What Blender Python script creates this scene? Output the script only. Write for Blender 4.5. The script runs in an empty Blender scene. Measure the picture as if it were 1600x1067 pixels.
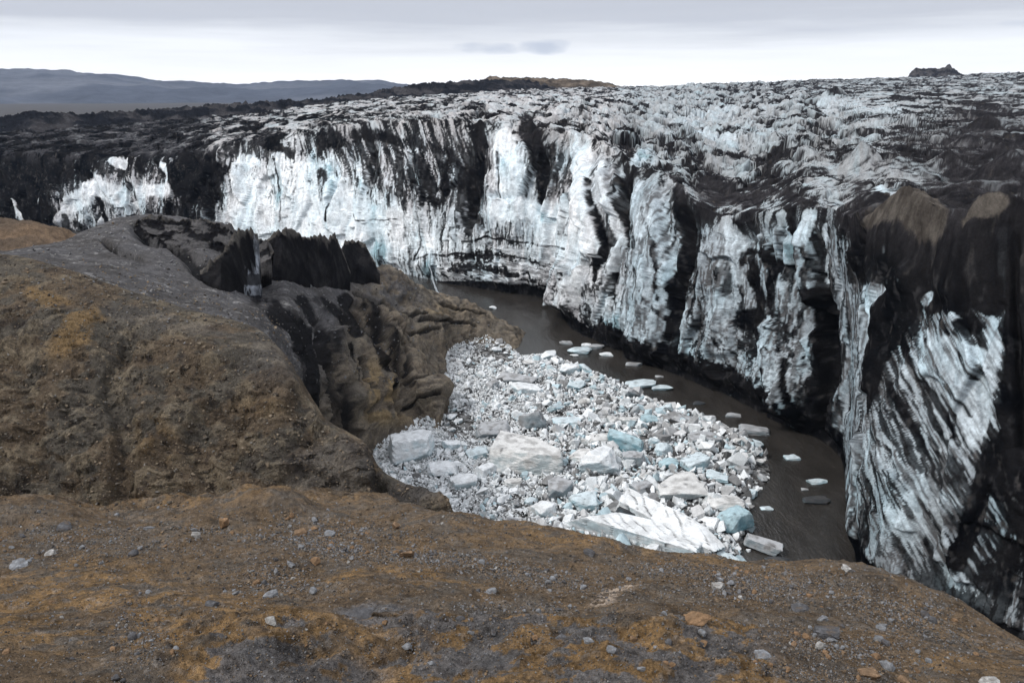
import bpy, bmesh, math, random, time
import numpy as np
from mathutils import Vector
from mathutils.bvhtree import BVHTree

T0 = time.time()
random.seed(7)
RS = np.random.RandomState(11)
scene = bpy.context.scene
COL = scene.collection

# ------------------------------------------------------------------ camera
LENS = 28.0
F = 1600.0 * LENS / 36.0
PITCH = math.radians(17.53)
CAMZ = 40.0
cam_data = bpy.data.cameras.new('camera')
cam_data.lens = LENS
cam_data.sensor_width = 36.0
cam_data.clip_start = 0.1
cam_data.clip_end = 30000.0
cam = bpy.data.objects.new('camera', cam_data)
cam.location = (0, 0, CAMZ)
cam.rotation_euler = (math.pi / 2 - PITCH, 0, 0)
COL.objects.link(cam)
scene.camera = cam

# ------------------------------------------------------------------ world (overcast sky)
SUN_EL, SUN_AZ = math.radians(48), math.radians(-115)     # azimuth measured from +Y, clockwise
world = bpy.data.worlds.new('World')
scene.world = world
world.use_nodes = True
wn, wl = world.node_tree.nodes, world.node_tree.links
wn.clear()
w_out = wn.new('ShaderNodeOutputWorld')
sky = wn.new('ShaderNodeTexSky')
sky.sky_type = 'NISHITA'
sky.sun_disc = False
sky.sun_elevation = SUN_EL
sky.sun_rotation = SUN_AZ
bg_sky = wn.new('ShaderNodeBackground')
bg_sky.inputs['Strength'].default_value = 0.10
wl.new(sky.outputs[0], bg_sky.inputs['Color'])
tc = wn.new('ShaderNodeTexCoord')
sep = wn.new('ShaderNodeSeparateXYZ')
wl.new(tc.outputs['Generated'], sep.inputs[0])


def wmath(op, a, b=None, clamp=False):
    n = wn.new('ShaderNodeMath')
    n.operation = op
    n.use_clamp = clamp
    for k, v in enumerate((a, b)):
        if v is None:
            continue
        if isinstance(v, (int, float)):
            n.inputs[k].default_value = v
        else:
            wl.new(v, n.inputs[k])
    return n.outputs[0]


# long flat cloud banks: noise on a direction stretched along the horizon
cmb = wn.new('ShaderNodeCombineXYZ')
wl.new(wmath('MULTIPLY', sep.outputs[0], 1.6), cmb.inputs[0])
wl.new(wmath('MULTIPLY', sep.outputs[1], 1.6), cmb.inputs[1])
wl.new(wmath('MULTIPLY', sep.outputs[2], 26.0), cmb.inputs[2])
nz = wn.new('ShaderNodeTexNoise')
nz.inputs['Scale'].default_value = 1.3
nz.inputs['Detail'].default_value = 7
nz.inputs['Roughness'].default_value = 0.55
wl.new(cmb.outputs[0], nz.inputs['Vector'])
bank = wmath('MULTIPLY', wmath('SUBTRACT', nz.outputs['Fac'], 0.5), 0.085)
elev = wmath('ADD', sep.outputs[2], bank)
ramp = wn.new('ShaderNodeValToRGB')
el = ramp.color_ramp.elements
el[0].position = 0.0
el[0].color = (1.16, 1.17, 1.18, 1)
el[1].position = 1.0
el[1].color = (1.30, 1.33, 1.42, 1)
for p, c in ((0.012, (1.12, 1.13, 1.14)), (0.040, (1.0, 1.01, 1.03)), (0.058, (0.82, 0.83, 0.855)), (0.078, (0.58, 0.59, 0.635)),
             (0.105, (0.52, 0.535, 0.59)), (0.25, (0.85, 0.88, 0.95))):
    e = el.new(p)
    e.color = (*c, 1)
wl.new(elev, ramp.inputs[0])


# one thin grey cloud low over the glacier
def wdir_cloud(ax, ez, sx, sz, seed, strength):
    a = wn.new('ShaderNodeMath'); a.operation = 'ARCTAN2'
    wl.new(sep.outputs[0], a.inputs[0]); wl.new(sep.outputs[1], a.inputs[1])
    dx = wmath('DIVIDE', wmath('SUBTRACT', a.outputs[0], ax), sx)
    dz = wmath('DIVIDE', wmath('SUBTRACT', sep.outputs[2], ez), sz)
    r2 = wmath('ADD', wmath('MULTIPLY', dx, dx), wmath('MULTIPLY', dz, dz))
    n = wn.new('ShaderNodeTexNoise')
    n.inputs['Scale'].default_value = 26.0
    n.inputs['Detail'].default_value = 6
    m = wn.new('ShaderNodeMapping')
    m.inputs['Scale'].default_value = (1, 1, 2.6)
    m.inputs['Location'].default_value = (seed, 0, 0)
    wl.new(tc.outputs['Generated'], m.inputs[0]); wl.new(m.outputs[0], n.inputs['Vector'])
    f = wmath('SUBTRACT', wmath('ADD', wmath('MULTIPLY', n.outputs['Fac'], 2.2), -0.15), r2)
    return wmath('MULTIPLY', wmath('MULTIPLY', f, 1.0, True), strength)


c1 = wdir_cloud(0.040, 0.047, 0.036, 0.0095, 3.1, 0.60)
c1b = wdir_cloud(-0.026, 0.046, 0.045, 0.0075, 5.4, 0.5)
c2 = wdir_cloud(0.57, 0.064, 0.06, 0.006, 9.2, 0.40)
mixc = wn.new('ShaderNodeMix'); mixc.data_type = 'RGBA'
wl.new(wmath('MAXIMUM', wmath('MAXIMUM', c1, c1b), c2), mixc.inputs[0])
wl.new(ramp.outputs[0], mixc.inputs[6])
mixc.inputs[7].default_value = (0.36, 0.42, 0.55, 1)
bg_cl = wn.new('ShaderNodeBackground')
bg_cl.inputs['Strength'].default_value = 1.0
wl.new(mixc.outputs[2], bg_cl.inputs['Color'])
ms = wn.new('ShaderNodeMixShader')
ms.inputs[0].default_value = 0.92
wl.new(bg_sky.outputs[0], ms.inputs[1]); wl.new(bg_cl.outputs[0], ms.inputs[2])
wl.new(ms.outputs[0], w_out.inputs['Surface'])

sun_d = bpy.data.lights.new('sun', 'SUN')
sun_d.energy = 2.2
sun_d.angle = math.radians(14)
sun_d.color = (1.0, 0.965, 0.92)
sun = bpy.data.objects.new('sun', sun_d)
sv = Vector((math.sin(SUN_AZ) * math.cos(SUN_EL), math.cos(SUN_AZ) * math.cos(SUN_EL), math.sin(SUN_EL)))
sun.rotation_euler = sv.to_track_quat('Z', 'Y').to_euler()
COL.objects.link(sun)

scene.view_settings.view_transform = 'Standard'
scene.view_settings.look = 'None'
scene.view_settings.exposure = 0.2
scene.view_settings.gamma = 1.0
scene.cycles.max_bounces = 5
scene.cycles.volume_bounces = 0
scene.cycles.use_denoising = True

# ------------------------------------------------------------------ projection helpers (photo pixels 1600x1067)
cP, sP = math.cos(PITCH), math.sin(PITCH)


def z_of(py, Y):
    """height of the point seen at row py at ground distance Y"""
    b = (533.5 - np.asarray(py, float)) / F
    return CAMZ + Y * (b * cP - sP) / (b * sP + cP)


def X_of(px, Y, z):
    return (np.asarray(px, float) - 800.0) / F * (Y * cP + (CAMZ - z) * sP)


def ray(px, py):
    a, b = (px - 800.0) / F, (533.5 - py) / F
    return Vector((a, b * sP + cP, b * cP - sP)).normalized()


def at_z(px, py, z):
    a, b = (np.asarray(px, float) - 800.0) / F, (533.5 - np.asarray(py, float)) / F
    t = (z - CAMZ) / (b * cP - sP)
    return a * t, (b * sP + cP) * t


def to_px(P):
    X, Y, Z = P[..., 0], P[..., 1], P[..., 2] - CAMZ
    d = Y * cP - Z * sP
    u = Y * sP + Z * cP
    return 800.0 + F * X / d, 533.5 - F * u / d


# ------------------------------------------------------------------ noise in numpy
def _hash(ix, iy, iz, seed):
    h = (ix.astype(np.uint32) * np.uint32(374761393) + iy.astype(np.uint32) * np.uint32(668265263)
         + iz.astype(np.uint32) * np.uint32(2246822519) + np.uint32((seed * 3266489917) & 0xffffffff))
    h = (h ^ (h >> np.uint32(13))) * np.uint32(1274126177)
    h = (h ^ (h >> np.uint32(15))) * np.uint32(2246822519)
    return h ^ (h >> np.uint32(16))


def perlin(x, y, z, seed=0):
    x = np.asarray(x, np.float32); y = np.asarray(y, np.float32); z = np.asarray(z, np.float32)
    x, y, z = np.broadcast_arrays(x, y, z)
    xi, yi, zi = np.floor(x), np.floor(y), np.floor(z)
    xf, yf, zf = x - xi, y - yi, z - zi
    xi, yi, zi = xi.astype(np.int64), yi.astype(np.int64), zi.astype(np.int64)
    u = xf * xf * xf * (xf * (xf * 6 - 15) + 10)
    v = yf * yf * yf * (yf * (yf * 6 - 15) + 10)
    w = zf * zf * zf * (zf * (zf * 6 - 15) + 10)
    out = 0
    for dx in (0, 1):
        wx = u if dx else 1 - u
        for dy in (0, 1):
            wy = v if dy else 1 - v
            for dz in (0, 1):
                wz = w if dz else 1 - w
                h = _hash(xi + dx, yi + dy, zi + dz, seed)
                gx = (h & np.uint32(1023)).astype(np.float32) / 511.5 - 1
                gy = ((h >> np.uint32(10)) & np.uint32(1023)).astype(np.float32) / 511.5 - 1
                gz = ((h >> np.uint32(20)) & np.uint32(1023)).astype(np.float32) / 511.5 - 1
                out = out + wx * wy * wz * (gx * (xf - dx) + gy * (yf - dy) + gz * (zf - dz))
    return out * 1.5


def fbm(x, y, z, o=4, seed=0, gain=0.5, lac=2.03):
    s, a, f = 0, 1.0, 1.0
    for k in range(o):
        s = s + a * perlin(x * f, y * f, z * f, seed + k * 17)
        a *= gain
        f *= lac
    return s


def ridged(x, y, z, o=4, seed=0, gain=0.5, lac=2.07):
    s, a, f = 0, 1.0, 1.0
    for k in range(o):
        s = s + a * (1 - 2.2 * np.abs(perlin(x * f, y * f, z * f, seed + k * 31)))
        a *= gain
        f *= lac
    return s


def worley(x, y, seed=0, jit=0.95):
    """F1, F2, offset to the nearest cell point, three random numbers of that cell"""
    x = np.asarray(x, np.float32); y = np.asarray(y, np.float32)
    xi, yi = np.floor(x).astype(np.int64), np.floor(y).astype(np.int64)
    f1 = np.full(x.shape, 9.0, np.float32); f2 = f1.copy()
    ox = np.zeros_like(f1); oy = np.zeros_like(f1)
    hid = np.zeros(x.shape, np.uint32)
    for dx in (-1, 0, 1):
        for dy in (-1, 0, 1):
            h = _hash(xi + dx, yi + dy, np.zeros_like(xi), seed)
            cx = xi + dx + 0.5 + jit * ((h & np.uint32(1023)).astype(np.float32) / 1023 - 0.5)
            cy = yi + dy + 0.5 + jit * (((h >> np.uint32(10)) & np.uint32(1023)).astype(np.float32) / 1023 - 0.5)
            ex, ey = x - cx, y - cy
            d = np.sqrt(ex * ex + ey * ey)
            n1 = d < f1
            f2 = np.where(n1, f1, np.minimum(f2, d))
            f1 = np.where(n1, d, f1)
            ox = np.where(n1, ex, ox); oy = np.where(n1, ey, oy)
            hid = np.where(n1, h, hid)
    h2 = _hash(hid.astype(np.int64) & 0xffff, (hid >> np.uint32(16)).astype(np.int64), np.zeros_like(xi), seed + 5)
    r1 = (h2 & np.uint32(1023)).astype(np.float32) / 1023
    r2 = ((h2 >> np.uint32(10)) & np.uint32(1023)).astype(np.float32) / 1023
    r3 = ((h2 >> np.uint32(20)) & np.uint32(1023)).astype(np.float32) / 1023
    return f1, f2, ox, oy, r1, r2, r3


def sstep(a, b, x):
    t = np.clip((x - a) / (b - a), 0, 1)
    return t * t * (3 - 2 * t)


def uniform(n):
    """turn a noise into one whose values are spread evenly over 0..1"""
    s = np.sort(n.ravel()[::97])
    return np.interp(n, s, np.linspace(0, 1, len(s))).astype(np.float32)


def mix3(a, b, t):
    t = np.asarray(t)[..., None]
    return a * (1 - t) + b * t


def v3(*c):
    return np.array(c, np.float32)


def pchip_rows(Yr, k):
    """monotone cubic through rows (nr, nc) at fractional positions k"""
    Yr = np.asarray(Yr, float)
    d = np.diff(Yr, axis=0)
    m = np.zeros_like(Yr)
    a, b = d[:-1], d[1:]
    with np.errstate(divide='ignore', invalid='ignore'):
        hm = 2 * a * b / (a + b)
    m[1:-1] = np.where(a * b > 0, hm, 0)
    m[0], m[-1] = d[0], d[-1]
    i = np.clip(np.floor(k).astype(int), 0, len(Yr) - 2)
    t = (k - i)[:, None]
    h00, h10, h01, h11 = 2 * t**3 - 3 * t**2 + 1, t**3 - 2 * t**2 + t, -2 * t**3 + 3 * t**2, t**3 - t**2
    return h00 * Yr[i] + h10 * m[i] + h01 * Yr[i + 1] + h11 * m[i + 1]


def pchip1(x, y, xi):
    x = np.asarray(x, float); y = np.asarray(y, float)
    h = np.diff(x); d = np.diff(y) / h
    m = np.zeros_like(y)
    a, b = d[:-1], d[1:]
    with np.errstate(divide='ignore', invalid='ignore'):
        hm = 2 * a * b / (a + b)
    m[1:-1] = np.where(a * b > 0, hm, 0)
    m[0], m[-1] = d[0], d[-1]
    i = np.clip(np.searchsorted(x, xi) - 1, 0, len(x) - 2)
    t = (xi - x[i]) / h[i]
    return ((2 * t**3 - 3 * t**2 + 1) * y[i] + (t**3 - 2 * t**2 + t) * h[i] * m[i]
            + (-2 * t**3 + 3 * t**2) * y[i + 1] + (t**3 - t**2) * h[i] * m[i + 1])


# ------------------------------------------------------------------ meshes
def mesh_from(name, V, Fq, col=None, mat=None, smooth=True):
    V = np.ascontiguousarray(V, np.float32).reshape(-1, 3)
    Fq = np.ascontiguousarray(Fq, np.int32)
    me = bpy.data.meshes.new(name)
    me.vertices.add(len(V)); me.vertices.foreach_set('co', V.ravel())
    n = Fq.shape[1]
    me.loops.add(Fq.size); me.loops.foreach_set('vertex_index', Fq.ravel())
    me.polygons.add(len(Fq)); me.polygons.foreach_set('loop_start', np.arange(len(Fq), dtype=np.int32) * n)
    me.update(calc_edges=True)
    me.polygons.foreach_set('use_smooth', np.full(len(Fq), smooth))
    if col is not None:
        a = me.color_attributes.new('Col', 'FLOAT_COLOR', 'POINT')
        c = np.ones((len(V), 4), np.float32)
        c[:, :3] = np.clip(np.asarray(col).reshape(-1, 3), 0.002, 0.95)
        a.data.foreach_set('color', c.ravel())
    if mat:
        me.materials.append(mat)
    return me


def link(name, me, label=None, cat=None, kind=None, group=None, parent=None, loc=None):
    o = bpy.data.objects.new(name, me)
    COL.objects.link(o)
    if label: o['label'] = label
    if cat: o['category'] = cat
    if kind: o['kind'] = kind
    if group: o['group'] = group
    if parent: o.parent = parent
    if loc is not None: o.location = loc
    return o


def grid_faces(nr, nc, flip=False):
    i = np.arange(nr * nc).reshape(nr, nc)
    a, b, c, d = i[:-1, :-1], i[:-1, 1:], i[1:, 1:], i[1:, :-1]
    q = np.stack([a, b, c, d] if not flip else [a, d, c, b], -1)
    return q.reshape(-1, 4)


def normals(P):
    du = np.gradient(P, axis=1); dv = np.gradient(P, axis=0)
    n = np.cross(du, dv)
    n /= np.linalg.norm(n, axis=-1, keepdims=True) + 1e-9
    n[n[..., 2] < 0] *= 1
    return n


def proxy_bvh(P, k=3):
    Q = P[::k, ::k]
    nr, nc = Q.shape[:2]
    return BVHTree.FromPolygons([tuple(p) for p in Q.reshape(-1, 3).tolist()], grid_faces(nr, nc).tolist())


# ------------------------------------------------------------------ materials
def new_mat(name, rough=0.9, spec=0.3):
    m = bpy.data.materials.new(name)
    m.use_nodes = True
    b = m.node_tree.nodes['Principled BSDF']
    b.inputs['Roughness'].default_value = rough
    b.inputs['Specular IOR Level'].default_value = spec
    return m, m.node_tree.nodes, m.node_tree.links, b


def tnoise(ns, ls, vec, scale, detail=5, rough=0.6, stretch=None):
    n = ns.new('ShaderNodeTexNoise')
    n.inputs['Scale'].default_value = scale
    n.inputs['Detail'].default_value = detail
    n.inputs['Roughness'].default_value = rough
    if stretch:
        mp = ns.new('ShaderNodeMapping')
        mp.inputs['Scale'].default_value = stretch
        ls.new(vec, mp.inputs[0]); vec = mp.outputs[0]
    ls.new(vec, n.inputs['Vector'])
    return n.outputs['Fac']


def ramp2(ns, ls, fac, p0, c0, p1, c1):
    r = ns.new('ShaderNodeValToRGB')
    r.color_ramp.elements[0].position = p0; r.color_ramp.elements[0].color = (*c0, 1)
    r.color_ramp.elements[1].position = p1; r.color_ramp.elements[1].color = (*c1, 1)
    ls.new(fac, r.inputs[0])
    return r.outputs[0]


def mult(ns, ls, a, b, mode='MULTIPLY', fac=1.0):
    m = ns.new('ShaderNodeMix'); m.data_type = 'RGBA'; m.blend_type = mode
    if isinstance(fac, float):
        m.inputs[0].default_value = fac
    else:
        ls.new(fac, m.inputs[0])
    for k, v in ((6, a), (7, b)):
        if isinstance(v, tuple):
            m.inputs[k].default_value = (*v, 1)
        else:
            ls.new(v, m.inputs[k])
    return m.outputs[2]


def col_mat(name, rough, spec, layers, bumps, vmin=0.6, vmax=1.4):
    """vertex colour times fine noise layers (scale, stretch), with bump layers (scale, distance, strength)"""
    m, ns, ls, b = new_mat(name, rough, spec)
    at = ns.new('ShaderNodeAttribute'); at.attribute_name = 'Col'
    geo = ns.new('ShaderNodeNewGeometry')
    pos = geo.outputs['Position']
    c = at.outputs['Color']
    for sc, st in layers:
        f = tnoise(ns, ls, pos, sc, 6, 0.65, st)
        c = mult(ns, ls, c, ramp2(ns, ls, f, 0.3, (vmin,) * 3, 0.7, (vmax,) * 3))
    ls.new(c, b.inputs['Base Color'])
    prev = None
    for sc, dist, st in bumps:
        bp = ns.new('ShaderNodeBump')
        bp.inputs['Strength'].default_value = st
        bp.inputs['Distance'].default_value = dist
        ls.new(tnoise(ns, ls, pos, sc, 6, 0.7), bp.inputs['Height'])
        if prev: ls.new(prev, bp.inputs['Normal'])
        prev = bp.outputs[0]
    if prev: ls.new(prev, b.inputs['Normal'])
    return m


M_ICEWALL = col_mat('glacier_ice', 0.8, 0.0, [(1.6, None), (6.0, None)], [(0.9, 0.35, 0.6), (4.0, 0.1, 0.6)], 0.75, 1.2)
M_ROCK = col_mat('tuff_rock', 0.97, 0.05, [(0.9, None), (5.0, None), (18.0, None), (55.0, None)], [(1.4, 0.35, 0.8), (4.2, 0.22, 0.9), (11.0, 0.06, 0.9), (45.0, 0.02, 1.0)], 0.66, 1.32)
M_SCREE = col_mat('scree_gravel', 0.97, 0.01, [(0.7, None), (5.0, None)], [(1.5, 0.25, 0.7), (7.0, 0.08, 0.8)], 0.65, 1.35)
M_DIRT = col_mat('moraine_dirt', 0.97, 0.0, [(0.25, None), (1.5, None)], [(0.3, 1.2, 0.7), (1.5, 0.4, 0.7)], 0.6, 1.4)
M_HILL = col_mat('far_hill', 1.0, 0.0, [(0.004, None), (0.02, None)], [(0.006, 30.0, 0.5)], 0.8, 1.2)
M_BAR = col_mat('wet_gravel', 0.85, 0.12, [(1.2, None), (6.0, None)], [(2.5, 0.2, 0.8)], 0.5, 1.5)


def loft(pxn, rows, pxs, segs):
    """rows: list of (Y list, 'p' or 'z', value list) at the photo columns pxn -> undisplaced surface (nr, nc, 3)"""
    Ys, Zs = [], []
    for Yl, mode, val in rows:
        Yl = np.full(len(pxn), Yl, float) if np.isscalar(Yl) else np.asarray(Yl, float)
        val = np.full(len(pxn), val, float) if np.isscalar(val) else np.asarray(val, float)
        z = z_of(val, Yl) if mode == 'p' else val
        Ys.append(pchip1(pxn, Yl, pxs)); Zs.append(pchip1(pxn, z, pxs))
    k = np.concatenate([np.linspace(i, i + 1, n, endpoint=False) for i, n in enumerate(segs)] + [[len(segs)]])
    Y = pchip_rows(np.array(Ys), k); Z = pchip_rows(np.array(Zs), k)
    X = X_of(pxs[None, :], Y, Z)
    return np.stack([X, Y, Z], -1), k


def seg_mask(px, py, x0, y0, x1, y1, w0, w1=None):
    """1 on a stroke from (x0,y0) to (x1,y1) that is w0 wide at its start and w1 at its end"""
    w1 = w0 if w1 is None else w1
    dx, dy = x1 - x0, y1 - y0
    t = np.clip(((px - x0) * dx + (py - y0) * dy) / (dx * dx + dy * dy + 1e-6), 0, 1)
    d = np.hypot(px - x0 - t * dx, py - y0 - t * dy)
    w = w0 + (w1 - w0) * t
    return 1 - sstep(0.45, 1.0, d / np.maximum(w, 1e-3))


def stroke(px, py, pts, w0, w1=None):
    w1 = w0 if w1 is None else w1
    m = 0
    n = len(pts) - 1
    for i in range(n):
        a, b = w0 + (w1 - w0) * i / n, w0 + (w1 - w0) * (i + 1) / n
        m = np.maximum(m, seg_mask(px, py, *pts[i], *pts[i + 1], a, b))
    return m


def blob(px, py, cx, cy, rx, ry, ang=0):
    a = math.radians(ang)
    u = ((px - cx) * math.cos(a) + (py - cy) * math.sin(a)) / rx
    v = (-(px - cx) * math.sin(a) + (py - cy) * math.cos(a)) / ry
    return 1 - sstep(0.5, 1.1, np.hypot(u, v))


# ------------------------------------------------------------------ glacier: calving wall and the crevassed plateau behind it
CN = np.array([  # waterline column, row; lip column, row; how far the lip stands back
    (-500, 340, -500, 236, 14), (-150, 346, -150, 238, 14), (0, 350, 0, 238, 12), (100, 362, 100, 240, 12),
    (200, 366, 205, 240, 12), (330, 385, 335, 225, 12), (470, 405, 470, 205, 16), (600, 425, 600, 192, 20),
    (700, 446, 700, 190, 20), (780, 458, 790, 200, 15), (845, 468, 880, 212, 10), (866, 478, 905, 216, 9),
    (872, 500, 930, 225, 9), (890, 520, 965, 245, 8), (930, 540, 1000, 262, 7), (1000, 567, 1060, 290, 6),
    (1050, 590, 1092, 322, 5), (1100, 610, 1125, 338, 5), (1150, 633, 1165, 336, 5), (1200, 660, 1210, 330, 5),
    (1250, 684, 1255, 318, 5), (1290, 706, 1290, 322, 5), (1306, 728, 1310, 328, 6), (1314, 780, 1328, 333, 9),
    (1318, 840, 1345, 335, 12), (1324, 892, 1400, 340, 11), (1420, 962, 1470, 372, 9), (1520, 1012, 1560, 385, 8),
    (1600, 1046, 1650, 388, 8), (1760, 1110, 1800, 380, 9), (2000, 1190, 2050, 370, 10)], float)
bX, bY = at_z(CN[:, 0], CN[:, 1], 0.0)
tY = bY + CN[:, 4]
tZ = z_of(CN[:, 3], tY)
tX = X_of(CN[:, 2], tY, tZ)
mv = np.maximum(np.hypot(np.diff(CN[:, 0]), 0.45 * np.diff(CN[:, 1])), np.abs(np.diff(CN[:, 2])))
cum = np.concatenate([[0], np.cumsum(mv)])
dens = np.where((np.arange(len(mv)) >= 2) & (np.arange(len(mv)) < len(mv) - 2), 1.0 / 1.65, 1 / 6.0)
seglen = np.hypot(np.diff((bX + tX) / 2), np.diff((bY + tY) / 2))
ncol = np.where(dens > .5, np.maximum(mv * dens, seglen / .26), mv * dens)
NU = int(ncol.sum())
cd = np.concatenate([[0], np.cumsum(ncol)])
U = np.interp(np.linspace(0, cd[-1], NU), cd, cum)
g = lambda a: pchip1(cum, a, U)
BX, BY, TX, TY, TZ, TPX = g(bX), g(bY), g(tX), g(tY), g(tZ), g(CN[:, 2])
Sarc = np.concatenate([[0], np.cumsum(np.hypot(np.diff((BX + TX) / 2), np.diff((BY + TY) / 2)))])
NV, NW = 310, 400
v = np.linspace(-0.06, 1, NV)[:, None]
hfr = np.where(v < 0, 0, 0.18 * np.clip(v, 0, 1) + 0.82 * np.clip(v, 0, 1) ** 3.2)
wall = np.stack([BX + (TX - BX) * hfr, BY + (TY - BY) * hfr, TZ * v + 0 * BX], -1)
# skyline of the plateau
SKX = [-500, 0, 100, 250, 400, 500, 600, 700, 800, 950, 1000, 1100, 1200, 1300, 1400, 1500, 1600, 1800, 2100]
SKY = [205, 200, 196, 188, 176, 164, 152, 146, 140, 136, 136, 131, 128, 124, 121, 117, 113, 108, 104]
SKD = [330, 360, 380, 420, 460, 520, 600, 650, 700, 760, 780, 800, 820, 820, 820, 820, 820, 820, 820]
sY = pchip1(SKX, SKD, TPX); sZ = z_of(pchip1(SKX, SKY, TPX), sY)
w = np.linspace(0, 1, NW + 1)[1:, None]
# rows even in projected height
e0 = (TZ - CAMZ) / TY
slope = (sZ - TZ) / (sY - TY)
e1 = (sZ - CAMZ) / sY
ew = e0 + (e1 - e0) * (w ** 0.92)
PY_ = TY + (TZ - CAMZ - e0 * TY) * 0 + 0
Dp = (TZ - CAMZ - slope * TY) / np.minimum(ew - slope, -1e-4)   # distance where the line of sight meets the incline
Dp = np.minimum(Dp, sY)
PZ = TZ + slope * (Dp - TY)
PX = X_of(TPX[None, :], Dp, PZ)
plat = np.stack([PX, Dp, PZ], -1)
# a few rows past the skyline, falling away
tail = []
for dd, dz in ((15, -1), (60, -8), (200, -40)):
    q = np.stack([X_of(TPX, sY + dd, sZ + dz), sY + dd, sZ + dz], -1)
    tail.append(q[None])
G = np.concatenate([wall, plat] + tail, 0).astype(np.float32)
NR = G.shape[0]
isw = np.zeros((NR, 1), np.float32); isw[:NV] = 1
vv = np.concatenate([v[:, 0], 1 + np.linspace(0, 1, NR - NV)])[:, None].astype(np.float32)
Sg = np.broadcast_to(Sarc[None].astype(np.float32), (NR, NU))
Tm = G[..., 2] * isw + (1 - isw) * (TZ[None] + np.hypot(G[..., 0] - TX, G[..., 1] - TY))
Tm = Tm.astype(np.float32)
gx, gy = to_px(G)
N = normals(G)
if N[NV // 2, NU // 2, 1] > 0: N = -N
X, Y, Z = G[..., 0], G[..., 1], G[..., 2]
wallm = np.clip((1.0 - vv) / 0.12, 0, 1) * isw                      # 1 on the wall, fading to 0 at the lip
wallm = np.broadcast_to(wallm, Sg.shape)

clean = np.maximum(blob(gx, gy, 500, 320, 190, 90, 12), blob(gx, gy, 700, 400, 160, 50, 5))
# relief of the wall: columns and clefts, calved facets, small lumps
warp = fbm(Sg / 9, Tm / 14, 0.3, 3, 51)
rib = ridged(Sg / 7.0 + 0.35 * warp, Tm / 46, 1.7, 4, 3)
f1, f2, ox, oy, r1, r2, r3 = worley(Sg / 4.2 + 0.5 * warp, Tm / 9.5 + 0.4 * warp, 21)
fac = (r1 - .5) * 1.0 + ox * (r2 - .5) * 3.2 + oy * (r3 - .5) * 2.4
f1b, f2b, ox2, oy2, q1, q2, q3 = worley(Sg / 1.7 + warp, Tm / 3.1 - 0.5 * warp, 33)
fac2 = (q1 - .5) * .6 + ox2 * (q2 - .5) * 1.8 + oy2 * (q3 - .5) * 1.8
fine = fbm(Sg / 1.1, Tm / 2.6, 0.9, 4, 71)
D = 1.5 * (rib - 1.0) * 0.6 + 1.25 * fac + 0.5 * fac2 + 0.32 * fine + .13 * fbm(Sg / .55, Tm / .8, 5.9, 3, 73) * (gx > 900)
big = fbm(Sg / 24, Tm / 60, 4.4, 2, 91)
D = D + 2.2 * big
notch = sstep(3.2, 0.6, Z)                                           # the river has cut under the wall
D = D * (1 - 0.75 * notch) - 1.3 * notch
# relief traced from the wall: clefts (negative) and standing ribs (positive)
CLEFT = [([(1040, 300), (1046, 420), (1052, 520)], 10, 4, -1.4), ([(980, 270), (962, 360), (946, 460)], 15, 9, -3.2),
         ([(1070, 330), (1060, 430), (1050, 560)], 12, 6, -1.5), ([(1345, 350), (1330, 480), (1318, 640)], 8, 6, -1.0),
         ([(1285, 480), (1290, 560), (1280, 680)], 20, 14, -2.0), ([(820, 200), (850, 260), (842, 330)], 14, 8, -1.6),
         ([(745, 250), (735, 300), (728, 350)], 16, 10, -1.5), ([(580, 230), (575, 270)], 5, 3, -1.0),
         ([(300, 250), (320, 300), (322, 340)], 10, 5, -1.2), ([(205, 240), (202, 300), (200, 350)], 4, 4, -1.5),
         ([(1215, 340), (1240, 380), (1236, 420)], 8, 6, -1.0), ([(960, 300), (945, 380)], 8, 4, -1.2),
         ([(1410, 430), (1370, 500), (1350, 600)], 20, 18, 1.2), ([(1575, 420), (1585, 520), (1590, 700)], 9, 9, -2.0),
         ([(1020, 285), (1012, 360), (1012, 450), (1000, 545)], 40, 44, 2.2), ([(905, 225), (915, 300), (920, 390)], 14, 16, 1.8),
         ([(945, 240), (950, 320)], 8, 10, 1.2), ([(1105, 350), (1110, 450), (1120, 540)], 26, 26, 1.0),
         ([(1225, 335), (1232, 372), (1232, 410)], 9, 8, 1.5), ([(1268, 330), (1262, 400), (1270, 470)], 16, 14, 1.6),
         ([(1200, 520), (1220, 600), (1235, 660)], 24, 16, 1.4), ([(1180, 650), (1196, 610), (1180, 560)], 4, 3, -1.2),
         ([(880, 470), (890, 430)], 18, 22, 1.2), ([(790, 225), (790, 290)], 24, 22, 1.0)]
for pts, a, b, dz in CLEFT:
    D = D + dz * stroke(gx, gy, pts, a, b) * 0.9
damp = np.where(gx > 1345, 0.6, 1.0) * (1 - 0.2 * clean)
D = D + 1.3 * fbm(Sg / 4, Tm / 4, 2.2, 4, 72) * blob(gx, gy, 1480, 420, 170, 120)
D = D * wallm * damp * (1 - .7 * blob(gx, gy, 1322, 620, 26, 300))
for _ in range(1):
    D = (np.roll(D, 1, 1) + np.roll(D, -1, 1) + 2 * D + np.roll(D, 2, 1) * .5 + np.roll(D, -2, 1) * .5) / 5
G1 = G + N * D[..., None]
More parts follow.
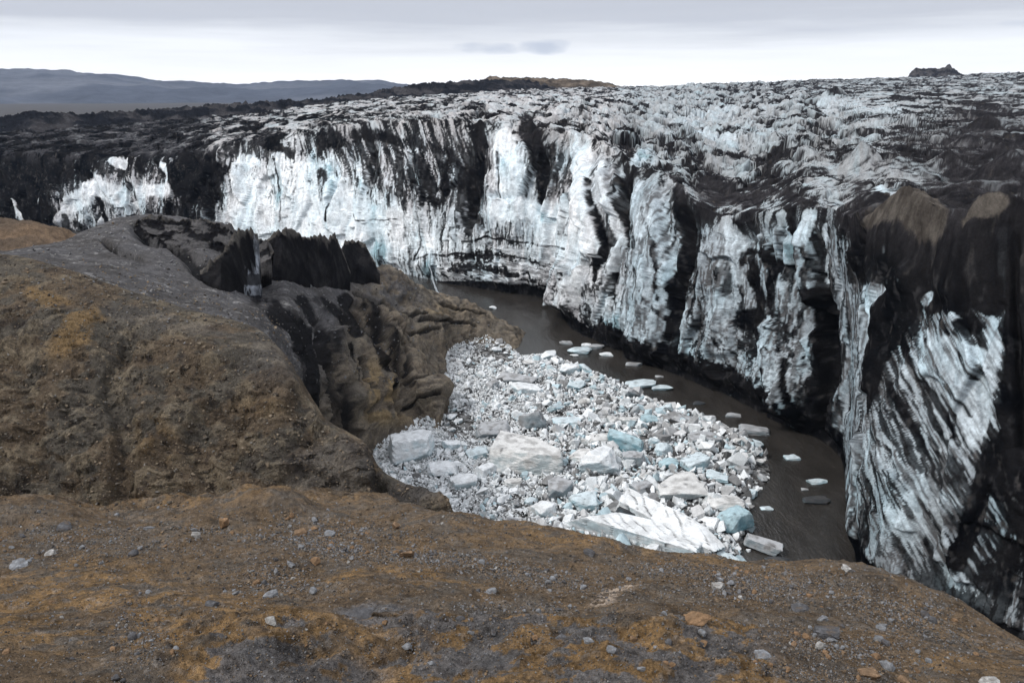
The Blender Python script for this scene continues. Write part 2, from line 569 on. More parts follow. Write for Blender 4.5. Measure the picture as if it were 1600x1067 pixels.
# relief of the plateau
pm = 1 - wallm
cell = sstep(60, 420, Y)
e_r = ridged(X / 9.0 + 0.4 * fbm(X / 25, Y / 25, 0, 2, 5), Y / 11.0, 0.2, 3, 7)
e_r2 = ridged(X / 4.0, Y / 3.4, 1.2, 3, 9)
wf1, wf2, wox, woy, w1, w2, w3 = worley(X / 5.5 + 0.3 * e_r, Y / 7.5, 61)
cliffs = (w1 - .5) + wox * (w2 - .5) * 1.6 + woy * (w3 - .5) * 1.6 - 0.5 * sstep(0.16, 0.0, wf2 - wf1)
lumps = fbm(X / 14, Y / 10, 3.1, 3, 15)
vf1, vf2, vox, voy, x1_, x2_, x3_ = worley(X / 2.3 + 0.3 * e_r2, Y / 2.9, 62)
small = (x1_ - .5) * .8 + vox * (x2_ - .5) * 1.6 + voy * (x3_ - .5) * 1.6 - .4 * sstep(.14, 0, vf2 - vf1)
flat_ = blob(gx, gy, 1200, 310, 200, 40)
near_ = sstep(300, 130, Y)
H = (0.8 * (e_r - 0.8) + 1.7 * cliffs) * (1 - .15 * flat_) + 0.35 * (e_r2 - 0.8) * near_ + 0.75 * small * (.35 + .65 * near_) + 1.3 * lumps
rough = 0.55 + 0.75 * blob(gx, gy, 1130, 200, 240, 90) + 0.5 * blob(gx, gy, 820, 190, 180, 50)
rough = rough * (0.7 + 0.3 * sstep(0, 14, Tm - TZ[None]))
Hh = H * rough * pm * np.where(gx > 1320, 0.85, 1)
# slanting furrows that run down the shoulder above the clean wall
shoulder = blob(gx, gy, 620, 230, 190, 70)
fur = ridged((Sg + 0.45 * Tm) / 4.6, Tm / 30, 2.2, 3, 19)
Hh = Hh * (1 - 0.5 * shoulder) + 0.9 * (fur - 0.9) * shoulder * pm
# dirt cones standing on the ice
for cx, cy, r, h in ((1340, 262, 3.2, 3.0), (1480, 262, 3.0, 2.6), (1420, 195, 3.0, 2.2), (1300, 150, 7, 5), (1180, 150, 5, 3), (1540, 200, 4, 3),
                     (1385, 178, 4, 2.4), (1500, 228, 3, 2.2), (1270, 180, 4, 2), (1230, 232, 2.4, 1.6), (1575, 275, 4, 3), (1560, 255, 3, 2.2), (545, 215, 6, 3)):
    m_ = blob(gx, gy, cx, cy, 26, 12) * pm > 0
    if not m_.any(): continue
    j = np.argmin(np.where(m_ & (pm > .9), np.hypot(gx - cx, (gy - cy)), 1e9)); cX, cY = X.ravel()[j], Y.ravel()[j]
    dd = np.hypot(X - cX, Y - cY) / r
    Hh = Hh + h * np.clip(1 - dd, 0, 1) * pm
# brown debris mounds over the near corner of the wall
MB = [(1395, 348, 9.0, 3.2), (1455, 372, 6.0, 2.4), (1525, 392, 6.0, 3.0), (1590, 385, 7.0, 2.6)]
mb = np.zeros_like(X)
for cx, cy, r, h in MB:
    zc = 29.0; a_, b_ = at_z(cx, cy, zc)
    q = 1 - sstep(0, 1.0, np.hypot(X - a_, Y - b_) / r)
    mb = np.maximum(mb, q)
    Hh = Hh + h * q * pm
G1[..., 2] += Hh
dx_top = 0.5 * fbm(X / 6, Y / 6, 8.8, 2, 88) * pm
G1[..., 0] += dx_top

# ---- where dirt covers the ice, as a coarse chart of the wall (0 clean .. 9 covered), rows from 120 px down, 40 px cells
CHART = ["5555555555" "5555555555" "5555444455" "5555555555",
         "8888888766" "6655555554" "4444444444" "4444455666",
         "9988777656" "7367654564" "4734544444" "5555566777",
         "9998687992" "2114667482" "2624535666" "6666666777",
         "9853435960" "1101256582" "2523635766" "6667457878",
         "8922448820" "1000012351" "3213535754" "3559999888",
         "8888755521" "1000111234" "3314434534" "4659999999",
         "8888855522" "1111223577" "6633434636" "7648899888",
         "5555555522" "1122344677" "6643434645" "4574698988",
         "5555555555" "5555566788" "8853344648" "7384796756",
         "5555555555" "5555567788" "8873336658" "5393894437",
         "5555555555" "5555567788" "8887656644" "2393954438",
         "5555555555" "5555567788" "8888888643" "2493865429",
         "5555555555" "5555567788" "8888888888" "4684856439",
         "5555555555" "5555567788" "8888888888" "8874765589",
         "5555555555" "5555567788" "8888888888" "8886575799",
         "5555555555" "5555567788" "8888888888" "8887656599",
         "5555555555" "5555567788" "8888888888" "8888545899",
         "5555555555" "5555567788" "8888888888" "8888456889",
         "5555555555" "5555567788" "8888888888" "8888556788",
         "5555555555" "5555567788" "8888888888" "8888666777",
         "5555555555" "5555567788" "8888888888" "8888666777"]
CH = np.array([[int(c) for c in r] for r in CHART], np.float32) / 9.0
jx, jy = gx + 13 * fbm(Sg / 5, Tm / 7, 1.1, 3, 101), gy + 11 * fbm(Sg / 6, Tm / 5, 6.1, 3, 102)
fx = np.clip((jx - 20) / 40, 0, 38.999); fy = np.clip((jy - 140) / 40, 0, 20.999)
ix, iy = fx.astype(int), fy.astype(int)
tx, ty = sstep(0.1, 0.9, fx - ix), sstep(0.1, 0.9, fy - iy)
cov = (CH[iy, ix] * (1 - tx) * (1 - ty) + CH[iy, ix + 1] * tx * (1 - ty) + CH[iy + 1, ix] * (1 - tx) * ty + CH[iy + 1, ix + 1] * tx * ty)
# strokes: (points, width start, width end, change of cover)
DS = [([(978, 280), (970, 330), (958, 400), (952, 460)], 12, 9, .9), ([(1060, 300), (1066, 360), (1050, 440), (1040, 530)], 10, 7, .7),
      ([(900, 240), (890, 280), (898, 330)], 5, 4, .5), ([(928, 290), (932, 380), (926, 440)], 4, 4, .6), ([(822, 190), (838, 240), (842, 310)], 13, 9, .7),
      ([(744, 210), (735, 300), (730, 335)], 12, 8, .7), ([(700, 240), (690, 300)], 10, 8, .5), ([(778, 240), (780, 310)], 2, 2, .7),
      ([(1000, 262), (1040, 268), (1065, 290)], 4, 7, .5), ([(1092, 340), (1088, 400), (1080, 470)], 4, 4, .5),
      ([(1160, 400), (1176, 440), (1180, 480)], 16, 12, .6), ([(1150, 500), (1176, 500), (1186, 530)], 20, 16, .7),
      ([(1185, 380), (1215, 420), (1200, 470)], 14, 10, .5), ([(1236, 340), (1250, 380), (1250, 460)], 7, 7, .6),
      ([(1205, 575), (1206, 620), (1208, 656)], 4, 4, .9), ([(1232, 560), (1246, 640), (1256, 680)], 3, 3, .9),
      ([(1276, 470), (1290, 560), (1284, 680)], 22, 26, .8), ([(1350, 345), (1345, 380), (1338, 430)], 22, 18, .9),
      ([(1420, 400), (1400, 480), (1365, 560), (1350, 640)], 30, 18, .9), ([(1330, 660), (1345, 760), (1350, 850)], 10, 8, .3),
      ([(1450, 480), (1490, 470), (1520, 510)], 12, 12, .5), ([(1500, 420), (1480, 400), (1540, 470)], 24, 24, .7),
      ([(1575, 400), (1580, 520), (1585, 640), (1560, 760)], 14, 26, .9), ([(1552, 640), (1530, 760), (1490, 880)], 14, 20, .5),
      ([(1405, 530), (1440, 600), (1480, 680)], 5, 7, .7), ([(1440, 530), (1475, 600), (1510, 650)], 4, 6, .7), ([(1470, 500), (1520, 590)], 5, 4, .5),
      ([(1390, 600), (1430, 680), (1470, 760)], 6, 6, .4), ([(430, 250), (434, 300), (432, 345)], 2, 1.5, .6), ([(500, 270), (503, 310)], 8, 6, .6),
      ([(517, 310), (512, 345)], 2, 2, .8), ([(550, 335), (556, 345), (620, 345)], 1.5, 1, .4), ([(655, 350), (656, 385), (645, 400)], 2, 2, .7),
      ([(205, 245), (203, 350)], 3, 3, .8), ([(150, 310), (160, 345)], 4, 4, .8), ([(720, 378), (760, 372), (880, 388)], 2, 2, .4),
      ([(640, 404), (720, 396), (800, 400), (870, 420)], 2, 1.5, .35), ([(700, 420), (780, 425), (870, 452)], 4, 4, .2), ([(690, 448), (780, 455), (870, 468)], 8, 8, .6),
      ([(40, 260), (60, 265)], 30, 30, .4), ([(290, 280), (320, 300)], 26, 22, .6), ([(1105, 300), (1180, 318)], 22, 14, .35), ([(1180, 300), (1250, 306)], 12, 10, .25),
      ([(560, 205), (620, 215), (700, 232)], 9, 9, .3), ([(505, 215), (530, 222)], 16, 12, .4), ([(410, 222), (450, 238)], 8, 8, .5),
      ([(1010, 330), (1030, 380), (1034, 470)], 3, 3, .5), ([(1000, 420), (1020, 470), (1040, 500)], 4, 3, .4), ([(1530, 330), (1522, 350)], 3, 3, .6),
      ([(1325, 335), (1400, 328)], 5, 4, .5),
      # cleaner strokes
      ([(1224, 335), (1230, 370), (1234, 408)], 10, 6, -.9), ([(1266, 328), (1262, 380)], 11, 8, -.6), ([(1290, 350), (1285, 440)], 5, 5, -.5),
      ([(905, 232), (912, 300), (912, 380)], 22, 18, -.5), ([(860, 330), (850, 380), (890, 400)], 22, 22, -.25), ([(760, 320), (840, 330)], 22, 22, -.25), ([(945, 260), (950, 330), (948, 420)], 5, 6, -.5), ([(790, 225), (800, 290)], 24, 22, -.5),
      ([(1140, 350), (1150, 430)], 12, 14, -.5), ([(1000, 300), (1010, 360)], 14, 20, -.35), ([(1312, 440), (1310, 560), (1306, 640)], 8, 8, -.5),
      ([(1362, 470), (1350, 520), (1345, 560)], 10, 8, -.7), ([(1440, 525), (1490, 600), (1530, 680)], 14, 34, -.32), ([(1480, 530), (1540, 560)], 9, 14, -.4),
      ([(1420, 550), (1450, 620), (1470, 680)], 6, 8, -.35), ([(1370, 700), (1420, 740), (1470, 790)], 12, 18, -.25), ([(1370, 800), (1430, 830)], 20, 20, -.2),
      ([(1380, 680), (1400, 700)], 6, 5, -.5), ([(1570, 540), (1580, 580)], 8, 8, -.3), ([(1555, 420), (1560, 470), (1545, 500)], 12, 12, -.3),
      ([(1362, 455), (1395, 450), (1402, 470)], 12, 10, -.45), ([(1440, 470), (1448, 458)], 8, 5, -.7), ([(1490, 500), (1502, 492)], 9, 6, -.6), ([(1545, 520), (1562, 560), (1548, 600)], 14, 16, -.35),
      ([(1565, 640), (1560, 700)], 8, 8, -.2), ([(1340, 700), (1345, 800), (1360, 860)], 10, 14, -.3), ([(1480, 900), (1560, 960), (1600, 985)], 16, 20, -.35), ([(1180, 370), (1160, 420)], 8, 6, -.3),
      ([(1120, 470), (1110, 560)], 14, 20, -.25), ([(1060, 480), (1070, 560)], 10, 12, -.25), ([(1200, 350), (1190, 380)], 6, 6, -.4),
      ([(1340, 870), (1380, 900)], 14, 14, -.2), ([(885, 470), (900, 440)], 14, 14, -.3), ([(1200, 500), (1190, 560)], 12, 16, -.35), ([(1000, 540), (1130, 600)], 10, 10, -.2),
      ([(345, 250), (390, 245)], 10, 12, -.3), ([(180, 252), (200, 254)], 8, 8, -.8), ([(262, 262), (266, 285)], 4, 3, -.8), ([(100, 320), (150, 290), (190, 310)], 16, 20, -.5),
      ([(225, 300), (270, 298)], 10, 12, -.6), ([(200, 330), (225, 314)], 7, 5, -.9), ([(18, 310), (26, 345)], 3, 4, -.9), ([(52, 300), (50, 318)], 2, 2, -.7),
      ([(1010, 245), (990, 255)], 8, 6, -.6), ([(1375, 300), (1420, 312)], 12, 8, -.6), ([(1100, 215), (1140, 225)], 12, 10, -.6), ([(1290, 165), (1400, 170)], 16, 10, -.3),
      ([(1060, 195), (1140, 175)], 16, 12, -.3)]
radial = blob(gx, gy, 1326, 640, 26, 300) * isw
cov = cov - .02 * blob(gx, gy, 1090, 470, 240, 210) * wallm
for pts, a, b, dv in DS:
    if dv > 0 and 880 < pts[0][0] < 1330: dv = dv * 1.1
    m_ = stroke(jx * 0.35 + gx * 0.65, jy * 0.35 + gy * 0.65, pts, a * 1.15, b * 1.15)
    cov = cov + dv * m_
# grain of the dirt: downward streaks, slanting streaks on the near face, flat layers near the far waterline
wp = 0.55 * fbm(Sg / 3.2, Tm / 6, 3.3, 3, 77)
n_v = fbm(Sg / 1.9 + wp, Tm / 13, 0.5, 4, 201, 0.6) * .55 + .95 * fbm(Sg / .8 + wp, Tm / 9, 1.5, 5, 211, .66)
n_iso = fbm(Sg / 3.0, Tm / 3.0, 2.5, 4, 202, 0.6) * .5 + .9 * fbm(Sg / .9, Tm / 1.5, 3.5, 5, 212, .68)
ca, sa = math.cos(math.radians(40)), math.sin(math.radians(40))
sd, td = Sg * ca + Tm * sa, -Sg * sa + Tm * ca
n_d = fbm(sd / 1.9 + wp * .5, td / 11, 4.5, 3, 203, 0.6) * .5 + fbm(sd / .55 + wp * .3, td / 6, 4.5, 5, 213, 0.68) * 1.0
n_h = fbm(Sg / 13, Tm / 1.6 + wp, 5.5, 5, 204, 0.66) * .8 + .5 * fbm(Sg / .9, Tm / 1.5, 5.5, 4, 214, 0.66)
n_p = fbm(X / 7, Y / 16, 6.5, 5, 205, 0.62) * .9 + (.2 + .6 * near_) * fbm(X / 2.2, Y / .9, 6.5, 5, 215, 0.68)
zd = blob(gx, gy, 1480, 680, 190, 290) * (gx > 1340)
cov = cov - .27 * blob(gx, gy, 1450, 700, 140, 260, -20) * (gx > 1345) - .13 * blob(gx, gy, 1110, 480, 250, 190) * wallm - .27 * blob(gx, gy, 790, 425, 120, 45)
cov = np.where(radial > .05, cov * (1 - radial) + .36 * radial, cov)
zh = np.maximum(blob(gx, gy, 790, 425, 140, 45), blob(gx, gy, 40, 270, 90, 40))
zi = np.clip(blob(gx, gy, 900, 470, 60, 60) + blob(gx, gy, 1150, 570, 120, 90) + 0.35, 0, 1)
nn = (n_v * (1 - zi) + n_iso * zi)
nn = nn * (1 - zh) + n_h * zh
nn = nn * (1 - zd) + n_d * zd
nn = nn * (1 - pm) + n_p * pm
nn = nn * (1 - shoulder * .8) + (fbm((Sg + 0.45 * Tm) / 1.8, Tm / 12, 2.5, 4, 206, .6) + .7 * fbm((Sg + 0.45 * Tm) / .6, Tm / 5, 2.5, 4, 216, .66)) * shoulder * .8
# dirt gathers in hollows and on ledges, blown and washed off ribs
relief = np.clip(D / 2.2, -1, 1) * wallm * 0.22
Hs = (cliffs * 0.75 + 0.35 * (e_r - .8) + (.25 * (e_r2 - .8) + .4 * small) * near_ + .5 * lumps) * rough
relief = relief + np.clip(Hs, -1, 1) * 0.45 * pm
un = uniform(nn + relief)
fine2 = fbm(Sg / 0.5, Tm / 0.9, 7.7, 3, 301) * wallm + fbm(X / 0.9, Y / 0.9, 7.7, 3, 302) * pm
cov = np.clip(cov, 0.0, 1.02)
cov = cov + pm * (.10 + .17 * sstep(420, 280, gx) + .14 * sstep(1250, 1500, gx) * sstep(130, 200, gy) - .10 * flat_)
base_h = np.where((gx > 925) & (gx < 1312), 4.9, 3.2)
cov = np.clip(cov, 0, 1.02)
cov = np.maximum(cov, 1.0 * sstep(base_h, base_h - 1.3, Z + 0.8 * fine2) * (gy > 440))
soft = 0.10 + 0.12 * pm
dirt = sstep(-soft, soft, cov * 1.14 - 0.07 - un + 0.10 * fine2)
crack = sstep(0.04, 0.0, f2 - f1) * 0.95 * wallm * (1 - 0.55 * clean) + sstep(0.05, 0.0, f2b - f1b) * 0.35 * wallm * (1 - 0.6 * clean)
dirt = np.clip(dirt + crack * (0.25 + cov), 0, 1)
# colours
blue = 0.25 + 0.35 * fbm(Sg / 6, Tm / 9, 9.1, 3, 401) * 1.5 + 0.5 * (r2 - .5) + .3 * (q2 - .5) + .15 * clean
for cx, cy, rx, ry, a_, s in ((955, 505, 26, 26, 0, 1.0), (940, 470, 14, 18, 0, .6), (1256, 560, 14, 40, 0, 1.1), (1250, 640, 12, 30, 0, .8), (1012, 245, 20, 9, 0, .9), (1050, 272, 26, 6, 20, .9),
                           (605, 400, 36, 22, 20, .6), (650, 425, 30, 14, 0, .7), (800, 260, 30, 40, 0, .55), (585, 265, 26, 8, 25, .7), (190, 318, 12, 22, 0, .7), (865, 335, 12, 16, 0, .8),
                           (1232, 395, 8, 20, 0, .7), (1300, 540, 10, 60, 0, .5), (1270, 640, 40, 40, 0, .3), (265, 275, 5, 14, 0, .8), (380, 255, 10, 16, 0, .6), (1350, 480, 14, 40, 0, .45),
                           (900, 250, 16, 30, 0, .45), (560, 300, 90, 30, 20, .3), (1050, 400, 40, 60, 0, .25), (1000, 560, 40, 12, 20, .3), (1385, 305, 16, 8, 0, .5), (1480, 560, 20, 26, 0, .25),
                           (720, 330, 30, 40, 0, .35), (1290, 640, 20, 60, 0, .6)):
    blue = blue + .62 * s * blob(jx, jy, cx, cy, rx, ry, a_)
blue = np.clip(blue, 0, 1.2)
c_white = v3(0.86, 0.89, 0.905); c_grey = v3(0.40, 0.40, 0.415); c_blue = v3(0.40, 0.60, 0.69); c_deep = v3(0.20, 0.34, 0.385)
sullied = np.clip(uniform(n_iso + 0.6 * n_v) * 0.6 + 1.0 * cov - 0.35 * clean, 0, 1)
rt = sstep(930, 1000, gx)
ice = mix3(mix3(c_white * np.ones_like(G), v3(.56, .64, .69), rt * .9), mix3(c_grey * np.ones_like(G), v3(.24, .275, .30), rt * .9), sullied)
ice = mix3(ice, c_blue, np.clip(blue, 0, 1) * 0.55)
ice = mix3(ice, c_deep, sstep(0.75, 1.2, blue) * 0.75)
ice = mix3(ice, v3(.30, .28, .26), np.clip(pm * (0.35 + .5 * sullied), 0, 1) * .55)
fs = uniform(fbm(Sg / .42 + wp, Tm / 4.2, 8.5, 4, 221, .68) * (1 - .6 * zi) + .6 * zi * fbm(Sg / .5, Tm / .7, 8.9, 4, 222, .68))
fd = uniform(fbm(sd / .34 + .3 * wp, td / 3.4, 9.5, 4, 223, .68))
fh = uniform(fbm(Sg / 5, Tm / .55 + .6 * wp, 9.9, 4, 224, .68))
fs = fs * (1 - zd) + fd * zd
fs = fs * (1 - zh) + fh * zh
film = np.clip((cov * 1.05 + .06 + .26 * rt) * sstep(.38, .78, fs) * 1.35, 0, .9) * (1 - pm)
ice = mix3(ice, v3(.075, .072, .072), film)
black = mix3(v3(0.0025, 0.003, 0.004), v3(0.011, 0.0108, 0.0115), uniform(fbm(Sg / 4, Tm / 4, 3, 4, 501)))
black = mix3(black, v3(0.050, 0.047, 0.050), pm * (0.15 + 0.6 * uniform(n_p)) * sstep(500, 1000, gx))
black = mix3(black, v3(.050, .050, .053), sstep(.15, .7, fine2 + .25 * n_iso) * .38 * (1 - pm))
black = mix3(black, v3(.045, .045, .049), pm * sstep(700, 300, gx) * sstep(.35, .8, uniform(n_p + .5 * fine2)) * .9)
thin = (1 - .15 * sstep(.95, .55, cov) * uniform(n_h) * (1 - pm))
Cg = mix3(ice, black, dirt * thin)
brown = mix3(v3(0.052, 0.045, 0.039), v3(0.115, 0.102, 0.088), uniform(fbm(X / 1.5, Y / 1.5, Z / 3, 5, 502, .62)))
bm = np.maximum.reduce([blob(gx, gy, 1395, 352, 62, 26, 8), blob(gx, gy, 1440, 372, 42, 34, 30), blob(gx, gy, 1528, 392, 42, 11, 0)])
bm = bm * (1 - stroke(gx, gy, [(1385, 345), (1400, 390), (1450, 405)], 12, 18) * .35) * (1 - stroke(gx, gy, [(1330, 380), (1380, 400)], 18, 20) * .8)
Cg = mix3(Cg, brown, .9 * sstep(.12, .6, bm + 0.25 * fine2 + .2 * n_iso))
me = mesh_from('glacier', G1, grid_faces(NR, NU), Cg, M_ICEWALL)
link('glacier', me, kind='structure')
print('glacier', NR, NU, time.time() - T0)

# ------------------------------------------------------------------ moraine ridges behind the glacier and the far hills


def ridge(name, pxn, crest, Yc, foot, Yf, mat, colA, colB, amp, scale, step, label=None, cat=None, kind='structure', seed=1, depth=None, nrow=40):
    pxs = np.arange(pxn[0], pxn[-1] + .1, step)
    Yc = np.full(len(pxn), Yc, float) if np.isscalar(Yc) else np.array(Yc, float)
    Yf = np.full(len(pxn), Yf, float) if np.isscalar(Yf) else np.array(Yf, float)
    depth = depth or float(np.mean(Yc - Yf))
    zc = z_of(np.array(crest, float), Yc)
    rows = [(Yf - depth * .2, 'z', z_of(np.array(foot, float), Yf) - depth * .12), (Yf, 'p', foot), (Yc, 'p', crest), (Yc + depth, 'z', zc - depth * .4), (Yc + depth * 2, 'z', zc - depth * 1.2)]
    P, k = loft(pxn, rows, pxs, [6, nrow, nrow // 2, 6])
    x, y, z = P[..., 0], P[..., 1], P[..., 2]
    n = ridged(x / scale, y / scale, z / scale, 5, seed) - 0.9
    env = np.exp(-((k - 2) / 1.1) ** 2)[:, None]
    P = P.copy(); P[..., 2] += amp * n * env
    t = uniform(fbm(x / scale / 1.5, y / scale / 1.5, z / scale, 5, seed + 9) - 0.3 * n)
    C = mix3(v3(*colA), v3(*colB), sstep(.25, .85, t))
    me = mesh_from(name, P, grid_faces(*P.shape[:2]), C, mat)
    return link(name, me, label, cat, kind)


ridge('dark_moraine', [-500, -200, 0, 60, 130, 250, 400, 470, 560, 680, 800, 900], [186, 190, 189, 181, 184, 176, 164, 161, 150, 133, 128, 140],
      [350, 350, 375, 385, 400, 440, 480, 520, 560, 620, 700, 760], [208, 208, 208, 204, 202, 196, 184, 178, 166, 158, 146, 146],
      [320, 325, 340, 350, 365, 400, 430, 470, 510, 570, 640, 700], M_DIRT, (0.010, 0.011, 0.014), (0.045, 0.043, 0.045), 3.4, 14, 1.6, seed=4)
ridge('brown_moraine', [740, 765, 790, 860, 930, 960, 990], [136, 121, 122, 124, 128, 134, 144], [730, 730, 735, 745, 760, 770, 780],
      [146, 144, 143, 142, 140, 139, 146], [690, 690, 690, 700, 720, 735, 740], M_DIRT, (0.055, 0.045, 0.036), (0.13, 0.105, 0.082), 1.8, 13, 1.4, seed=6)
ridge('rock_outcrop', [1415, 1432, 1450, 1468, 1482, 1492, 1510], [126, 108, 109, 110, 104, 112, 124], 800, [127, 122, 121, 120, 120, 119, 124], 780,
      M_DIRT, (0.02, 0.021, 0.025), (0.06, 0.058, 0.06), 2.6, 9, 1.0, label='dark rock outcrop with a two-humped top on the glacier skyline', cat='rock outcrop', kind='thing', seed=8, depth=20)
ridge('far_hills', [-900, -300, 0, 60, 130, 200, 300, 370, 430, 520, 600, 640, 760, 1000], [108, 108, 112, 114, 117, 124, 131, 135, 133, 129, 131, 137, 142, 150],
      4200, 200, 2400, M_HILL, (0.055, 0.062, 0.078), (0.095, 0.102, 0.118), 22, 500, 5, seed=12, nrow=50)  # blue-grey albedo carries part of the distance haze

# ------------------------------------------------------------------ foreground slope
pxn = [-500, 0, 200, 400, 600, 700, 850, 1000, 1150, 1320, 1450, 1600, 1800, 2100]
ZZ = np.zeros(len(pxn))
cY = np.array([33, 33, 33, 32, 31, 29, 26.5, 25, 24, 22.5, 20.5, 17.5, 14, 11])
cP_ = np.array([785, 772, 790, 774, 786, 806, 834, 861, 884, 887, 924, 1000, 1110, 1250])
cZ = z_of(cP_, cY)
rows = [(0.4, 'z', 38.2), (3.0, 'z', 36.6), (7.0, 'p', np.array([1110] * 10 + [1110, 1125, 1160, 1250])),
        (np.array([10.2] * 12 + [8.5, 7.5]), 'p', np.array([1000, 1000, 990, 962, 962, 962, 962, 962, 975, 1005, 1030, 1066, 1140, 1240])),
        (np.array([11.3] * 12 + [9.4, 8.2]), 'p', np.array([984, 984, 974, 976, 978, 978, 978, 978, 976, 988, 1014, 1052, 1136, 1243])),
        (np.array([13.2] * 10 + [13.2, 12.6, 10.5, 9]), 'p', np.array([950, 950, 945, 938, 938, 938, 938, 940, 945, 960, 990, 1035, 1130, 1245])),
        (np.array([20, 20, 20, 20, 20, 20, 19, 18.5, 18, 17.5, 16.5, 15, 12.5, 10]), 'p', np.array([865, 865, 865, 864, 864, 868, 880, 893, 906, 918, 955, 1015, 1118, 1247])),
        (cY, 'z', cZ), (cY + 3, 'z', cZ - np.where(np.array(pxn) < 610, 1.2, 4.5)), (cY + 8, 'z', cZ - np.where(np.array(pxn) < 610, 6, 15)), (cY + 16, 'z', -2.0)]
pxs = np.concatenate([np.arange(-500, -20, 8.), np.arange(-20, 1620, 1.6), np.arange(1620, 2100, 8.)])
P, k = loft(pxn, rows, pxs, [10, 14, 70, 24, 34, 130, 90, 30, 20, 6])
P = P.astype(np.float32)
x, y, z = P[..., 0], P[..., 1], P[..., 2]
qx, qy = to_px(P)
env = sstep(0.8, 1.6, k)[:, None] * (1 - 0.5 * sstep(7.6, 9, k))[:, None]
_kk = k[:, None] + .12 * fbm(x / 1.2, y / 1.2, 0, 4, 599)
crop = sstep(3.55, 3.3, _kk) * sstep(235, 290, qx + 30 * fbm(x, y, 0, 3, 598)) * sstep(1270, 1190, qx + .5 * (1040 - qy)) * env                       # bare rock hump at the bottom of the frame
big = fbm(x / 3.6, y / 3.6, z / 3.6, 4, 601)
med = ridged(x / 1.1, y / 1.1, z / 1.1, 4, 602)
sml = fbm(x / 0.22, y / 0.22, z / 0.22, 5, 603, .6)
a1, a2, _, _, a3, _, _ = worley(x / 0.16 + .5 * sml, y / 0.16, 604)
peb = np.sqrt(np.clip(1 - (a1 / 0.42) ** 2, 0, 1)) * (a3 > 0.72)
gravelm = sstep(0.1, 0.6, fbm(x / 1.8, y / 1.8, 1.2, 3, 605) + 0.35)
dz = (0.36 + .35 * blob(qx, qy, 250, 790, 380, 45)) * big * (1 - .4 * crop) + 0.06 * (med - 1) * (0.7 + 1.8 * crop) + 0.034 * sml + 0.030 * peb * gravelm + .10 * crop * fbm(x / .5, y / .5, z / .5, 4, 609)
P2 = P.copy(); P2[..., 2] += dz * env
P2[..., 1] -= 0.10 * (med - 1) * crop
PF = P2
t1 = uniform(big + .4 * sml); t2 = uniform(fbm(x / 1.6, y / 1.6, z / 1.6, 5, 606, .6)); t3 = uniform(sml)
t4 = uniform(fbm(x / 0.8, y / 0.8, z / 0.8, 6, 607, .62))
c_br = v3(0.142, 0.104, 0.070); c_or = v3(0.255, 0.160, 0.075); c_gr = v3(0.125, 0.110, 0.094); c_dk = v3(0.05, 0.042, 0.036)
C = mix3(c_br * np.ones(x.shape + (1,)), c_gr, sstep(.35, .8, t2) * .75)
orz = np.clip(.12 + crop * 1.3 + blob(qx, qy, 120, 960, 280, 100) * .8 + blob(qx, qy, 590, 905, 180, 22, 4) * .8 + blob(qx, qy, 400, 950, 120, 30) * .5 + blob(qx, qy, 1000, 850, 330, 25, 8) * .5
              + blob(qx, qy, 330, 780, 330, 16) * .5 + blob(qx, qy, 1500, 1020, 160, 50, 15) * .45 + blob(qx, qy, 700, 850, 300, 20) * .3, 0, 1)
C = mix3(C, c_or, orz * sstep(.22, .7, t4 + .25 * crop) * .85)
lich = crop * sstep(.56, .64, uniform(fbm(x / 0.9, y / 0.9, z / 0.7, 6, 608, .55)))
lich = np.maximum(lich, np.maximum(blob(qx, qy, 640, 1000, 60, 30), np.maximum(blob(qx, qy, 500, 1040, 130, 30), blob(qx, qy, 585, 962, 80, 14))) * sstep(.25, .5, t4))
C = mix3(C, mix3(v3(.10, .10, .105), v3(.17, .165, .165), t3), lich * .9)
C = mix3(C, c_dk, sstep(.72, .98, t3) * .55)
pc = mix3(v3(.13, .13, .135), v3(.27, .26, .25), a3)
C = mix3(C, pc, sstep(.3, .6, peb) * gravelm * .3)
C = mix3(C, v3(.42, .34, .27), blob(qx, qy, 960, 922, 50, 12, -18) * sstep(.5, .75, t4))
link('foreground_slope', mesh_from('foreground_slope', P2, grid_faces(*P2.shape[:2]), C, M_ROCK), kind='structure')

# ------------------------------------------------------------------ brown rocky hill on the left
pxn = [-500, 0, 100, 200, 300, 400, 440, 480, 505, 540, 570, 600, 650, 690, 722, 760]
n = len(pxn)
crest = np.array([385, 398, 422, 454, 487, 515, 550, 612, 654, 676, 694, 738, 765, 786, 812, 850.])
Yc = np.array([52, 52, 50, 49, 47, 45, 43, 41, 39, 38, 37, 35.5, 34.5, 33.5, 32, 30])
base = np.array([800, 800, 800, 800, 800, 800, 800, 800, 800, 800, 800, 802, 806, 812, 822, 860.])
Yb = np.array([33, 33, 33, 33, 33, 33, 33, 33, 33, 33, 33, 33, 32.5, 32, 31.5, 29.])
f = lambda a, t: a[0] * (1 - t) + a[1] * t
pm1, pm2, pm3 = base + (crest - base) * .28, base + (crest - base) * .58, base + (crest - base) * .84
Y1, Y2, Y3 = Yb + (Yc - Yb) * .16, Yb + (Yc - Yb) * .38, Yb + (Yc - Yb) * .67
zc = z_of(crest, Yc)
drop = np.array([1, 1, 1, 1, 1, 1.2, 2, 4, 5, 5, 5, 5, 5, 5, 5, 5.])
rows = [(Yb - 1.2, 'z', z_of(base, Yb) - 2.5), (Yb, 'p', base), (Y1, 'p', pm1), (Y2, 'p', pm2), (Y3, 'p', pm3), (Yc, 'p', crest),
        (Yc + 1.5, 'z', zc - .35 * drop), (Yc + 5, 'z', zc - 2.2 * drop), (Yc + 14, 'z', np.where(drop > 1.5, -2, zc - 9))]
pxs = np.concatenate([np.arange(-500, -20, 8.), np.arange(-20, 760.1, 1.5)])
